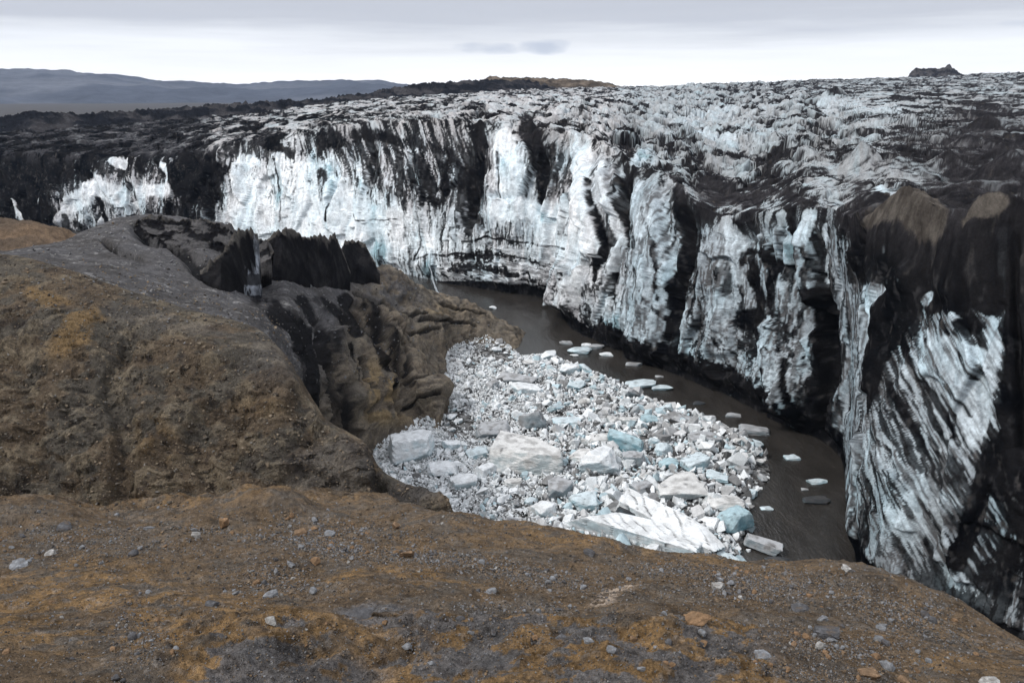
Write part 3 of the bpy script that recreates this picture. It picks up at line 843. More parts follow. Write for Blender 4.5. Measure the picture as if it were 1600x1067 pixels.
P, k = loft(pxn, rows, pxs, [8, 66, 70, 60, 40, 20, 20, 6])
P = P.astype(np.float32)
x, y, z = P[..., 0], P[..., 1], P[..., 2]
qx, qy = to_px(P)
N = normals(P)
N = np.where(N[..., 2:3] < 0, -N, N)
env = sstep(0.3, 1.3, k)[:, None]
big = fbm(x / 6.5, y / 6.5, z / 5, 3, 611)
lob = ridged(x / 4.6 + .4 * big, y / 4.6, z / 3.4, 3, 612)
med = fbm(x / 1.6, y / 1.6, z / 1.1, 5, 613, .58)
crk = ridged(x / 1.3 + .6 * med, y / 1.3, z / 0.9, 4, 614, .55)
lowr = blob(qx, qy, 400, 700, 330, 110) + blob(qx, qy, 640, 760, 110, 60)
D = 0.75 * big - .22 * (lob - 1.0) * (0.6 + .7 * np.clip(lowr, 0, 1)) + 0.20 * med + 0.10 * (crk - 1)
c1_, c2_, c3_, c4_, c5_, c6_, c7_ = worley(x / .9 + .5 * med, (y + 1.6 * z) / .9, 619)
D = D + 0.05 * fbm(x / .35, y / .35, z / .3, 4, 618, .6) + .16 * ((c5_ - .5) + c3_ * (c6_ - .5) * 2 + c4_ * (c7_ - .5) * 2)
for pts, a, b, dv in (([(190, 790), (205, 690), (170, 610), (200, 520)], 22, 16, -.9), ([(360, 790), (300, 700), (330, 640)], 18, 12, -.7), ([(440, 780), (470, 740), (570, 770)], 14, 12, -.8),
                      ([(500, 650), (555, 690), (560, 770)], 20, 26, .9), ([(480, 560), (440, 610), (400, 640)], 30, 20, .6), ([(0, 560), (60, 620), (60, 740)], 20, 14, -.5),
                      ([(250, 560), (340, 540)], 50, 40, .7), ([(575, 700), (590, 770)], 8, 10, -.9), ([(640, 740), (680, 790)], 30, 26, .7)):
    D = D + .6 * dv * stroke(qx + 8 * med, qy + 8 * big, pts, a * 1.3, b * 1.3)
P2 = P + N * (D * env * (1 - 0.93 * sstep(3.4, 4.8, k)[:, None]))[..., None]
PH = P2
u1 = uniform(fbm(x / 3.3, y / 3.3, z / 2.6, 5, 615, .6)); u2 = uniform(fbm(x / .5, y / .5, z / .4, 5, 616, .65)); u3 = uniform(med); u4 = uniform(crk)
C = mix3(v3(.106, .081, .057), v3(.088, .078, .064), sstep(.35, .75, u1))
C = mix3(C, v3(.185, .152, .108), sstep(.55, .95, u3) * .6)
C = mix3(C, v3(.036, .030, .027), sstep(.70, 1.0, u2) * .6 + sstep(.25, .0, u4) * .4)
yel = blob(qx, qy, 120, 515, 70, 32, -40) + blob(qx, qy, 85, 470, 80, 16, 25) * .9 + blob(qx, qy, 245, 690, 40, 50, -30) * .5 + blob(qx, qy, 590, 745, 10, 40) * 1.3 + blob(qx, qy, 400, 640, 60, 20) * .35 + blob(qx, qy, 160, 800, 60, 20) * .7
C = mix3(C, v3(.20, .130, .062), np.clip(yel, 0, 1) * sstep(.25, .7, u3) * .75)
gr = blob(qx, qy, 520, 735, 90, 50) + blob(qx, qy, 650, 775, 60, 35) + blob(qx, qy, 430, 560, 60, 60) * .7 + blob(qx, qy, 250, 500, 140, 16, 15) * .6
C = mix3(C, mix3(v3(.055, .052, .052), v3(.125, .115, .105), u3), np.clip(gr, 0, 1) * .7)
link('rocky_hill', mesh_from('rocky_hill', P2, grid_faces(*P2.shape[:2]), C, M_ROCK), kind='structure')

# ------------------------------------------------------------------ grey scree slope, gully and the rock spur by the river
pxn = [-200, 0, 60, 100, 200, 300, 340, 400, 440, 480, 520, 560, 600, 650, 690, 720, 745, 772, 792, 830]
Y_1 = [50, 50, 50, 49, 48, 47, 47, 48, 50, 56, 66, 80, 86, 90, 90, 112, 124, 124, 125, 125]
P_1 = [430, 420, 425, 440, 470, 498, 505, 530, 600, 650, 682, 690, 662, 655, 645, 560, 530, 527, 522, 540]
Y_2 = [54, 54, 54, 54, 56, 55, 54, 54, 56, 62, 70, 84, 90, 95, 94, 116, 125, 125, 126, 127]
P_2 = [418, 410, 412, 420, 430, 462, 472, 490, 520, 560, 600, 600, 590, 588, 606, 545, 520, 519, 516, 538]
Y_3 = [58, 58, 58, 60, 64, 64, 64, 66, 66, 72, 78, 90, 97, 106, 100, 121, 127, 127, 128, 129]
P_3 = [408, 402, 402, 405, 400, 424, 436, 472, 480, 500, 522, 540, 530, 530, 560, 520, 505, 508, 510, 536]
Y_4 = [62, 62, 63, 66, 74, 78, 78, 82, 85, 88, 92, 102, 108, 116, 118, 126, 129, 129.5, 129.5, 131]
P_4 = [400, 396, 392, 390, 370, 388, 402, 448, 440, 460, 470, 480, 475, 480, 490, 492, 488, 500, 507, 534]
Y_5 = [66, 66, 70, 74, 85, 90, 90, 98, 102, 105, 108, 115, 118, 122, 128, 130, 131, 131.5, 131.5, 133]
P_5 = [392, 392, 384, 375, 340, 344, 348, 385, 402, 420, 432, 430, 419, 440, 458, 470, 480, 494, 504, 532]
pxn.insert(15, 703)
for L_, v_ in ((Y_1, 95), (P_1, 560), (Y_2, 101), (P_2, 560), (Y_3, 115), (P_3, 540), (Y_4, 123), (P_4, 491), (Y_5, 129), (P_5, 464)): L_.insert(15, v_)
Y_1, Y_5 = np.array(Y_1, float), np.array(Y_5, float)
Y_3[14] = 106
zz = [z_of(np.array(p_, float), np.array(y_, float)) for p_, y_ in ((P_1, Y_1), (P_2, Y_2), (P_3, Y_3))]
Y_1[15:] = np.minimum(Y_1[15:], 96); Y_2 = np.array(Y_2, float); Y_2[15:] = np.minimum(Y_2[15:], 106); Y_3 = np.array(Y_3, float); Y_3[15:] = np.minimum(Y_3[15:], 119)
zz[0][15:] = -1.2; zz[1][15:] = -1.2; zz[2][15:] = -.6; zz[2][14] = 1.0
z1, z5 = z_of(np.array(P_1), Y_1), z_of(np.array(P_5), Y_5)
rows = [(Y_1 - 6, 'z', zz[0] - 6), (Y_1, 'z', zz[0]), (Y_2, 'z', zz[1]), (Y_3, 'z', zz[2]), (Y_4, 'p', P_4), (Y_5, 'p', P_5), (Y_5 + 8, 'z', z5 - 4), (Y_5 + 30, 'z', -2.0)]
pxs = np.concatenate([np.arange(-200, -10, 6.), np.arange(-10, 830, 1.5)])
P, k = loft(pxn, rows, pxs, [14, 60, 60, 50, 40, 20, 8])
P = P.astype(np.float32)
x, y, z = P[..., 0], P[..., 1], P[..., 2]
qx, qy = to_px(P)
N = normals(P); N = np.where(N[..., 2:3] < 0, -N, N)
rock = sstep(520, 580, qx + 0.35 * (qy - 480))                      # bedrock spur; the rest is loose scree
gull = blob(qx, qy, 500, 570, 75, 120, -12)
big = fbm(x / 9, y / 9, z / 6, 3, 621)
lob = ridged(x / 6.5, y / 6.5, z / 4.0, 3, 622)
med = fbm(x / 2.0, y / 2.0, z / 1.5, 5, 623, .58)
# furrows that run down the gully
along = x * .75 + y * .25
furr = ridged(along / 2.6 + .15 * med, (y - x) / 26, z / 22, 3, 624)
cr2 = ridged(x / 1.7 + .5 * med, y / 1.7, z / .8, 4, 629, .55)
D = .16 * (cr2 - 1) * rock + .05 * fbm(x / .5, y / .5, z / .4, 3, 630) + 0.45 * big * (0.35 + rock) - 0.35 * (lob - 1) * rock + .16 * med * (.35 + rock) + .7 * (furr - 1) * gull + .12 * (furr - 1) * (1 - rock)
for pts, a, b, dv in (([(530, 520), (545, 600), (552, 668)], 11, 9, 1.0), ([(505, 500), (520, 580), (524, 660)], 9, 9, -1.2), ([(560, 480), (600, 540), (640, 600)], 14, 12, -1.5),
                      ([(620, 500), (600, 560)], 18, 14, .9), ([(560, 620), (600, 600)], 26, 22, .9), ([(650, 620), (680, 610)], 22, 18, 1.2), ([(640, 490), (700, 500)], 14, 10, .5), ([(610, 610), (622, 650)], 9, 7, -1.1)):
    D = D + dv * stroke(qx, qy, pts, a, b)
rift = np.zeros_like(x)
for pts, a in (([(556, 456), (585, 466), (612, 484), (640, 493), (668, 490)], 5), ([(588, 492), (612, 512), (632, 545), (640, 580)], 5), ([(560, 480), (575, 505), (600, 530)], 6), ([(600, 470), (620, 500), (632, 520)], 4),
               ([(655, 500), (700, 500), (740, 512)], 4), ([(640, 520), (690, 512)], 4), ([(690, 470), (720, 486), (760, 492)], 3), ([(612, 575), (640, 590), (676, 588)], 4), ([(630, 640), (660, 628), (684, 622)], 4), ([(566, 560), (574, 610), (572, 660)], 5)):
    rift = np.maximum(rift, stroke(qx + 4 * med, qy + 3 * big, pts, a, a * .6))
D = D - .9 * rift
env = sstep(0.2, 1.0, k)[:, None] * (1 - sstep(5.2, 6, k))[:, None]
P2 = P + N * (D * env)[..., None]
PS = P2
u1 = uniform(fbm(x / 5, y / 5, z / 3, 5, 625, .6)); u2 = uniform(fbm(x / .8, y / .8, z / .6, 4, 626, .65)); u3 = uniform(med)
scree = mix3(v3(.082, .080, .082), v3(.060, .057, .056), u1)
scree = mix3(scree, v3(.19, .185, .18), sstep(.90, .97, u2) * .7)
rk = mix3(v3(.140, .113, .083), v3(.118, .104, .086), u1)
rk = mix3(rk, v3(.21, .175, .13), sstep(.5, .95, u3) * .6)
rk = mix3(rk, v3(.035, .03, .028), np.maximum(sstep(.75, 1, u2) * .5, sstep(.3, .02, uniform(cr2)) * .6))
C = mix3(scree, rk, rock * .9)
C = mix3(C, v3(.02, .02, .02), rift * .8)
C = mix3(C, v3(.085, .085, .09), blob(qx, qy, 610, 455, 70, 30, 20) * sstep(.3, .7, u3) * .7)
C = mix3(C, v3(.235, .17, .09), (blob(qx, qy, 585, 610, 40, 55, -20) + blob(qx, qy, 690, 485, 40, 14) * .4 + blob(qx, qy, 600, 655, 60, 14) * .5).clip(0, 1) * sstep(.2, .7, u3) * .7)
# black wet silt that has run down the gully
strk = uniform(fbm(along / 1.3, (y - x) / 30, z / 25, 4, 627, .6))
blk = np.zeros_like(x)
for pts, a, b in (([(420, 478), (465, 520), (490, 580), (500, 660)], 22, 22), ([(470, 470), (515, 520), (525, 600), (532, 670)], 12, 17), ([(540, 470), (575, 520), (610, 575), (640, 600)], 16, 12),
                  ([(500, 470), (540, 500), (560, 520)], 14, 12), ([(520, 600), (540, 680)], 22, 18), ([(548, 540), (556, 600)], 9, 9), ([(575, 470), (600, 520), (640, 580)], 12, 9), ([(400, 470), (450, 500)], 14, 12), ([(610, 600), (612, 620)], 8, 5)):
    blk = np.maximum(blk, stroke(qx + 5 * med, qy, pts, a, b))
blk = sstep(.15, .95, blk * (0.45 + 1.0 * strk) + .1 * (u3 - .5))
C = mix3(C, v3(.008, .008, .009), blk * .93)
# dirty buried ice that shows through the top of the scree
hol = np.maximum.reduce([blob(qx, qy, 262, 365, 60, 22, 8), blob(qx, qy, 300, 400, 60, 12, 30), blob(qx, qy, 335, 425, 50, 22, 20), blob(qx, qy, 175, 385, 24, 6, 35), blob(qx, qy, 200, 395, 30, 7, 20)])
C = mix3(C, v3(.012, .012, .013), sstep(.35, .75, hol + .6 * (u3 - .5)) * .92)
P2[..., 2] -= 1.6 * hol * env
link('scree_slope', mesh_from('scree_slope', P2, grid_faces(*P2.shape[:2]), C, M_SCREE), kind='structure')

# small brown knoll beyond, at the left edge
ridge('brown_knoll', [-500, -100, 0, 40, 80, 120, 160], [340, 344, 350, 351, 358, 371, 392], 100, [420, 420, 420, 420, 420, 420, 425], 78, M_ROCK, (.10, .075, .055), (.15, .105, .07), .8, 7, 1.6, seed=21, depth=14)

# ------------------------------------------------------------------ river, gravel bar, land sheet
m, ns, ls, b = new_mat('silty_water', 0.13, 0.5)
geo = ns.new('ShaderNodeNewGeometry')
f = tnoise(ns, ls, geo.outputs['Position'], 0.35, 6, .65, (1, .45, 1))
ls.new(ramp2(ns, ls, f, .3, (0.020, 0.018, 0.016), .7, (0.040, 0.036, 0.032)), b.inputs['Base Color'])
mpn = ns.new('ShaderNodeMapping'); mpn.inputs['Rotation'].default_value = (0, 0, math.radians(-32)); mpn.inputs['Scale'].default_value = (1.5, .5, 1)
ls.new(geo.outputs['Position'], mpn.inputs[0])
prev = None
for sc, ds in ((.5, .22), (2.2, .09)):
    bp = ns.new('ShaderNodeBump'); bp.inputs['Strength'].default_value = .8; bp.inputs['Distance'].default_value = ds
    ls.new(tnoise(ns, ls, mpn.outputs[0], sc, 4, .6), bp.inputs['Height'])
    if prev: ls.new(prev, bp.inputs['Normal'])
    prev = bp.outputs[0]
ls.new(prev, b.inputs['Normal'])
M_WATER = m
V = [(-260, 20, 0), (110, 20, 0), (110, 330, 0), (-260, 330, 0)]
link('river', mesh_from('river', V, [[0, 1, 2, 3]], None, M_WATER), kind='structure')
V = [(-5400, -50, -4), (5400, -50, -4), (5400, 5500, -4), (-5400, 5500, -4)]
M_LAND, _, _, b = new_mat('dark_ground', .95, .1); b.inputs['Base Color'].default_value = (.05, .045, .04, 1)
link('ground', mesh_from('ground', V, [[0, 1, 2, 3]], None, M_LAND), kind='structure')

BAR = [(540, 700), (560, 640), (640, 640), (690, 640), (672, 590), (640, 545), (655, 526), (720, 512), (790, 530), (815, 556), (862, 552), (905, 572), (960, 592), (1030, 626), (1100, 648),
       (1165, 678), (1205, 712), (1206, 742), (1180, 775), (1165, 830), (1160, 900), (1000, 960), (700, 900), (560, 780)]
bx, by = at_z([p[0] for p in BAR], [p[1] for p in BAR], 0.4)


def poly_dist(x, y, vx, vy):
    """signed distance to the polygon, positive inside"""
    d = np.full(np.shape(x), 1e9); ins = np.zeros(np.shape(x), bool)
    n = len(vx)
    for i in range(n):
        x0, y0, x1, y1 = vx[i], vy[i], vx[(i + 1) % n], vy[(i + 1) % n]
        t = np.clip(((x - x0) * (x1 - x0) + (y - y0) * (y1 - y0)) / ((x1 - x0) ** 2 + (y1 - y0) ** 2 + 1e-9), 0, 1)
        d = np.minimum(d, np.hypot(x - x0 - t * (x1 - x0), y - y0 - t * (y1 - y0)))
        c = ((y0 > y) != (y1 > y)) & (x < (x1 - x0) * (y - y0) / (y1 - y0 + 1e-12) + x0)
        ins ^= c
    return np.where(ins, d, -d)


def bar_z(x, y):
    d = poly_dist(x, y, bx, by)
    n = fbm(np.asarray(x) / 5, np.asarray(y) / 5, 0.4, 3, 701)
    return np.where(d > 0, np.minimum(1.1, d * .35) + .35 * n * np.clip(d / 3, 0, 1) - .1, d * .4 - .1)


gxs, gys = np.meshgrid(np.arange(-32, 42, .22), np.arange(44, 136, .22))
bz = bar_z(gxs, gys) + .10 * fbm(gxs / .7, gys / .7, 0, 4, 702)
u = uniform(fbm(gxs / 2, gys / 2, 0, 5, 703, .6))
C = mix3(v3(.016, .016, .016), v3(.065, .060, .056), u)
qx, qy = to_px(np.stack([gxs, gys, bz], -1))
crush = sstep(900, 640, qx) * (1 - np.clip(blob(qx, qy, 772, 556, 60, 26, 12) + blob(qx, qy, 716, 668, 36, 40, 10) + blob(qx, qy, 700, 650, 46, 16) + blob(qx, qy, 735, 575, 30, 16), 0, 1))
C = mix3(C, v3(.62, .63, .63), sstep(.35, .6, uniform(fbm(gxs / .9, gys / .9, 0, 4, 704, .65)) * .7 + .3 * u) * (.22 + .78 * crush))
link('gravel_bar', mesh_from('gravel_bar', np.stack([gxs, gys, bz], -1), grid_faces(*gxs.shape), C, M_BAR), kind='structure')
print('terrain', time.time() - T0)

# ------------------------------------------------------------------ chipped lumps: ice blocks and stones
def ico(sub):
    bm = bmesh.new()
    bmesh.ops.create_icosphere(bm, subdivisions=sub, radius=1.0)
    V = np.array([v.co[:] for v in bm.verts], np.float32)
    Fc = np.array([[v.index for v in f.verts] for f in bm.faces], np.int32)
    bm.free()
    return V / np.linalg.norm(V, axis=1, keepdims=True), Fc


ICO = {k: ico(k) for k in (1, 2, 3, 4, 5, 6)}


def lump(seed, sub, nplanes=14, boxy=0.0, amp=0.03, sharp=True):
    """a convex chipped lump inside the unit cube (-.5 .. .5), faceted by random cuts"""
    r = np.random.RandomState(seed)
    D, Fc = ICO[sub]
    n = r.normal(size=(nplanes, 3)); n /= np.linalg.norm(n, axis=1, keepdims=True)
    h = r.uniform(.5, .95, nplanes)
    if boxy > 0:
        bx_ = np.concatenate([np.eye(3), -np.eye(3)]) + r.normal(size=(6, 3)) * .14
        bx_ /= np.linalg.norm(bx_, axis=1, keepdims=True)
        n = np.concatenate([bx_, n]); h = np.concatenate([r.uniform(.5, .62, 6), h * (0.7 + .35 * boxy)])
    dn = D @ n.T
    rr = np.where(dn > 1e-3, h / np.maximum(dn, 1e-3), 9).min(1)
    V = D * np.minimum(rr, 1.5)[:, None]
    lo, hi = V.min(0), V.max(0)
    V = (V - (lo + hi) / 2) / (hi - lo)
    if amp:
        V = V * (1 + amp * 2.0 * fbm(V[:, 0] * 3 + seed, V[:, 1] * 3, V[:, 2] * 3, 4, seed, .6)[:, None])
    return V.astype(np.float32), Fc


def vnormal(V, Fc):
    fn = np.cross(V[Fc[:, 1]] - V[Fc[:, 0]], V[Fc[:, 2]] - V[Fc[:, 0]])
    n = np.zeros_like(V)
    for j in range(3):
        np.add.at(n, Fc[:, j], fn)
    return n / (np.linalg.norm(n, axis=1, keepdims=True) + 1e-9)


def ice_col(V, Fc, kind, seed, scl=(1, 1, 1)):
    """albedo of an ice block: clean or sullied snow ice, bluer on its broken lower flanks, thin dirt bands"""
    q = V * np.array(scl, np.float32)
    n = vnormal(V, Fc)
    s = seed * 3.7
    a = fbm(q[:, 0] * 1.4 + s, q[:, 1] * 1.4, q[:, 2] * 1.4, 4, seed)
    r = np.random.RandomState(seed)
    d = r.normal(size=3); d /= np.linalg.norm(d)
    band = perlin((q @ d.astype(np.float32)) * 5 + 1.2 * a, q[:, 0] * .3, s, seed + 3)
    line = sstep(.05, .0, np.abs(band)) * sstep(-.1, .25, a)
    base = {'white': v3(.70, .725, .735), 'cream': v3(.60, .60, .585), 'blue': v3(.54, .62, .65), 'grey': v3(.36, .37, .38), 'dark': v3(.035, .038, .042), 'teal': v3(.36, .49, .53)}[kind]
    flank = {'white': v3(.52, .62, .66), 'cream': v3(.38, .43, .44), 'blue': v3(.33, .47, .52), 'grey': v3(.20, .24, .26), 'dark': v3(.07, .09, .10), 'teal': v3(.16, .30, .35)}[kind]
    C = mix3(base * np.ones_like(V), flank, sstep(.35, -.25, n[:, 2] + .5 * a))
    dust = {'white': .25, 'cream': .42, 'blue': .25, 'grey': .6, 'dark': .3, 'teal': .3}[kind]
    C = mix3(C, v3(.12, .11, .10), sstep(.15, .75, a + .35 * n[:, 2]) * dust)
    C = mix3(C, v3(.03, .03, .032), line * (.75 if kind != 'white' else .35))
    return C


M_ICE = col_mat('block_ice', 0.5, 0.25, [(2.5, None), (9.0, None)], [(3.0, .06, .5)], 0.82, 1.12)
M_STONE = col_mat('field_stone', 0.95, 0.08, [(9.0, None), (40.0, None)], [(25.0, .015, .6)], 0.7, 1.3)


def ppm(x, y, z):
    return F / (y * cP + (CAMZ - z) * sP)


GI = 'ice blocks stranded on the river bar'


def named_block(px, py, wpx, hpx, kind, label, seed, rot=0.0, boxy=0.0, aspect=.8, group=GI, name='ice_block', float_=False, sub=4, nplanes=14, zmul=1.0):
    z0 = 0.0 if float_ else 0.6
    X_, Y_ = at_z(px, py, z0 + .4)
    s = ppm(X_, Y_, z0)
    Wm = wpx / s; Dm = Wm * aspect
    Hm = max((hpx / s - Dm * .42) / .88, .22 * Wm, .3) * zmul
    V, Fc = lump(seed, sub, nplanes, boxy, .03)
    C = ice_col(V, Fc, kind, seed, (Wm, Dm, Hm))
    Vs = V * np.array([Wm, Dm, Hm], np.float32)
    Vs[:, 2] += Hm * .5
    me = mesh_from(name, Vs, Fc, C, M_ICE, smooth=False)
    zb = (-.3 * Hm if float_ else float(bar_z(np.array([X_]), np.array([Y_]))[0]) - .12 * Hm)
    o = link(name, me, label, 'ice block', group=group, loc=(X_, Y_, zb))
    o.rotation_euler = (0, 0, math.radians(rot))
    return o


def slab(x0, y0, x1, y1, width, height, kind, label, seed, tilt=(0, 0), bandn=0, cuts=8, z=1.0, boxy=1.2):
    A = np.array(at_z(x0, y0, z)); B = np.array(at_z(x1, y1, z))
    L = float(np.hypot(*(B - A))); ang = math.atan2(B[1] - A[1], B[0] - A[0])
    V, Fc = lump(seed, 6, cuts, boxy, .022)
    q = V * np.array([L, width, height], np.float32)
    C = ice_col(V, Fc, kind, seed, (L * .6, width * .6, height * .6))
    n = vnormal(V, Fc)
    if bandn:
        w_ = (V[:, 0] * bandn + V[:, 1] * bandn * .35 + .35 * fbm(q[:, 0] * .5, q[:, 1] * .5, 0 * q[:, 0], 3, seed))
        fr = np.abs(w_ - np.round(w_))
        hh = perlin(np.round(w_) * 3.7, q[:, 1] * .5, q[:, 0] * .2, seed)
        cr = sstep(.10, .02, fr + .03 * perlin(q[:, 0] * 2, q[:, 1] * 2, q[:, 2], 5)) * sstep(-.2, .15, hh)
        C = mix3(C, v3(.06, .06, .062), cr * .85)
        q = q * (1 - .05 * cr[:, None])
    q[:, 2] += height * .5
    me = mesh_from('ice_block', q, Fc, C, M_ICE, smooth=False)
    c = (A + B) / 2
    o = link('ice_block', me, label, 'ice block', group=GI, loc=(c[0], c[1], .1))
    o.rotation_euler = (math.radians(tilt[0]), math.radians(tilt[1]), ang)
    return o


slab(888, 812, 1102, 866, 3.6, 3.0, 'white', 'long white slab crossed by slanting black cracks, nearest the brown slope', 301, (12, 2), 11, 5, .9)
slab(972, 790, 1138, 862, 3.4, 3.4, 'white', 'long tilted white slab with a black flank, behind the cracked slab', 302, (24, 5), 9, 7, 1.2)
o = slab(955, 815, 1060, 842, 1.6, 2.6, 'dark', 'black ice wedge forming the underside of the tilted white slab', 303, (8, 4), 0, 9, .4)  # separate dark lump added as the black underside of the tilted slab
slab(765, 722, 882, 742, 6.5, 3.3, 'cream', 'largest flat-topped block with brown dust on top and a grey banded flank', 304, (-6, 3), 0, 9, .6)
slab(1030, 655, 1112, 672, 2.6, 1.5, 'grey', 'grey striped slab lying along the river side of the heap', 305, (6, 3), 6, 7, .6)
slab(1160, 848, 1222, 868, 1.2, 1.0, 'grey', 'low grey slab with a white top, awash beside the black lump', 306, (0, 3), 0, 8, .1)
NB = [(640, 715, 74, 66, 'white', 'big bright white block close to the foot of the brown hill', 0, 1.0, .9), (590, 690, 26, 24, 'white', 'white lump wedged against the foot of the brown hill', 20, .5, .9),
      (745, 712, 36, 26, 'blue', 'pale blue block between the bright white block and the largest flat-topped block', 15, .6, .8), (757, 742, 34, 30, 'white', 'white block just left of the largest flat-topped block', 40, .8, .8),
      (725, 760, 44, 34, 'white', 'white cube-like block in front of the bright white block', 30, 1.0, .8), (933, 735, 62, 54, 'white', 'rounded white and blue block with a black crack, right of the flat-topped block', 10, .2, .8),
      (905, 720, 36, 30, 'cream', 'creamy lump touching the rounded white and blue block', 70, .3, .8), (975, 700, 62, 40, 'teal', 'teal wedge of clear ice behind the rounded white block', -20, .4, .5),
      (940, 692, 44, 20, 'cream', 'flat creamy block left of the teal wedge', 10, .8, .6), (1060, 772, 80, 50, 'cream', 'large rounded cream block above the tilted white slab', 12, .2, .75),
      (1002, 772, 34, 30, 'grey', 'grey block between the rounded cream block and the tilted slab', 35, .6, .8), (1130, 790, 62, 34, 'cream', 'cream block standing on the river edge above the teal block', -10, .5, .7),
      (1145, 815, 58, 50, 'teal', 'large teal block at the river edge below the cream block', 25, .2, .7), (1132, 878, 40, 40, 'blue', 'pale blue block at the near end of the long slabs', 15, .3, .8),
      (1165, 880, 30, 22, 'white', 'small white block at the near tip of the bar', 0, .3, .8), (850, 806, 38, 36, 'white', 'white block standing at the brown slope edge left of the cracked slab', 30, .4, .8),
      (870, 778, 44, 40, 'grey', 'dirty grey block behind the white block at the slope edge', 50, .5, .8), (915, 792, 50, 36, 'blue', 'bluish block behind the left end of the cracked slab', 15, .5, .7),
      (800, 760, 30, 24, 'cream', 'cream lump below the largest flat-topped block', 5, .4, .8), (822, 612, 46, 32, 'white', 'rounded white block in the upper middle of the heap', 10, .2, .75),
      (900, 608, 32, 24, 'blue', 'pale blue block right of the rounded white block', 0, .4, .7), (858, 562, 28, 24, 'white', 'sharp white peak at the upper end of the heap', 30, .1, .7),
      (806, 596, 70, 14, 'grey', 'flat grey slab just above the rounded white block', -10, .8, .4), (770, 680, 54, 36, 'grey', 'dirt-grey mound of ice behind the pale blue block', 10, .1, .8),
      (1085, 735, 42, 34, 'blue', 'blue angular block above the large rounded cream block', 30, .6, .7), (1045, 730, 32, 22, 'teal', 'small teal block left of the blue angular block', 0, .4, .7),
      (1120, 750, 38, 22, 'blue', 'blue block right of the blue angular block', -20, .5, .7), (1098, 690, 50, 26, 'grey', 'grey-blue block below the grey striped slab', 10, .6, .7),
      (1012, 662, 26, 22, 'teal', 'small bright teal block in the middle of the heap', 10, .6, .7), (885, 665, 46, 16, 'blue', 'flat blue-edged block above the largest flat-topped block', -8, .8, .6),
      (990, 725, 40, 30, 'grey', 'dark grey block right of the teal wedge', -8, .5, .6), (1175, 762, 22, 18, 'blue', 'small blue block at the river edge above the cream block', 0, .3, .8),
      (1160, 735, 30, 20, 'grey', 'grey block at the river bend of the heap', 20, .5, .8), (830, 570, 30, 14, 'cream', 'cream slab left of the sharp white peak', 15, .6, .6),
      (706, 700, 30, 24, 'white', 'white block at the right shoulder of the big bright block', 15, .6, .8), (690, 742, 46, 30, 'white', 'low white block in front of the big bright white block', 5, .5, .8)]
for i, (px, py, wp_, hp_, kd, lb, rt, bxy, asp) in enumerate(NB):
    named_block(px, py, wp_, hp_, kd, lb, 400 + i, rt, bxy, asp)
NBF = [(1000, 598, 48, 22, 'blue', 'pale blue block standing alone in the river opposite the heap', 0, .3, .6), (1034, 603, 34, 5, 'blue', 'thin blue raft drifting behind the lone river block', 0, .3, .6),
       (1178, 670, 50, 24, 'grey', 'slate-blue block in the river off the upper heap', -15, .4, .6), (1168, 692, 50, 24, 'blue', 'pale blue block beside the slate-blue block in the river', 10, .5, .7),
       (1238, 711, 26, 8, 'blue', 'small pale floe in the river near the ice wall', 0, .3, .6), (1278, 748, 34, 7, 'blue', 'thin pale floe close to the ice wall corner', 0, .3, .5),
       (1276, 778, 42, 13, 'dark', 'dark floe with a grey top under the near ice corner', 0, .4, .5), (1198, 789, 20, 10, 'blue', 'small blue lump alone in the brown river', 0, .2, .7),
       (1216, 872, 40, 16, 'dark', 'black lump at the end of the low grey slab', 0, .3, .5), (796, 529, 26, 13, 'white', 'white wedge of ice at the tip of the rock spur', -15, .3, .6),
       (1145, 645, 26, 8, 'grey', 'grey floe in the river above the slate-blue block', 0, .3, .5), (1092, 626, 20, 8, 'dark', 'tiny dark floe in the river under the long ice wall', 0, .3, .5),
       (770, 479, 12, 9, 'white', 'small white lump on the far shore of the rock spur', 0, .3, .8), (905, 546, 40, 12, 'blue', 'pale flat floe at the foot of the ice buttress', 0, .3, .6),
       (884, 533, 22, 10, 'grey', 'grey lump at the left foot of the ice buttress', 0, .3, .6), (932, 540, 26, 14, 'grey', 'dirty white lump beside the flat floe under the buttress', 0, .3, .6),
       (916, 537, 16, 9, 'white', 'small white lump between the grey lumps under the buttress', 0, .3, .6), (947, 551, 22, 9, 'white', 'small white piece touching the wall right of the buttress foot', 0, .3, .6),
       (897, 552, 14, 6, 'white', 'tiny white piece in front of the pale flat floe', 0, .3, .6), (990, 566, 26, 9, 'grey', 'low grey piece hugging the wall right of the buttress', 0, .3, .5),
       (1030, 585, 14, 6, 'grey', 'tiny grey piece under the wall beyond the lone river block', 0, .3, .5),
       (1338, 887, 36, 14, 'teal', 'teal block wedged between the near ice face and the slope', 0, .8, .7), (689, 462, 14, 8, 'white', 'white ice lump at the foot of the thin waterfall', 0, .3, .8),
       (1258, 760, 12, 5, 'grey', 'tiny grey floe between two larger floes by the wall', 0, .3, .6), (1170, 855, 8, 6, 'white', 'tiny white floe near the low grey slab', 0, .3, .6)]
for i, (px, py, wp_, hp_, kd, lb, rt, bxy, asp) in enumerate(NBF):
    named_block(px, py, wp_, hp_, kd, lb, 480 + i, rt, bxy, asp, group='ice pieces in the river', float_=True, sub=3)
proto_small = {}
for kd in ('white', 'cream', 'blue', 'grey'):
    for j in range(6):
        V, Fc = lump(900 + j * 7 + len(kd), 3, 12, .7 if j % 2 else 0., .03)
        Vz = V.copy(); Vz[:, 2] += .42
        proto_small[kd, j] = mesh_from('ice_block', Vz, Fc, ice_col(V, Fc, kd, 60 + j, (1.6, 1.6, 1.6)), M_ICE, smooth=False)

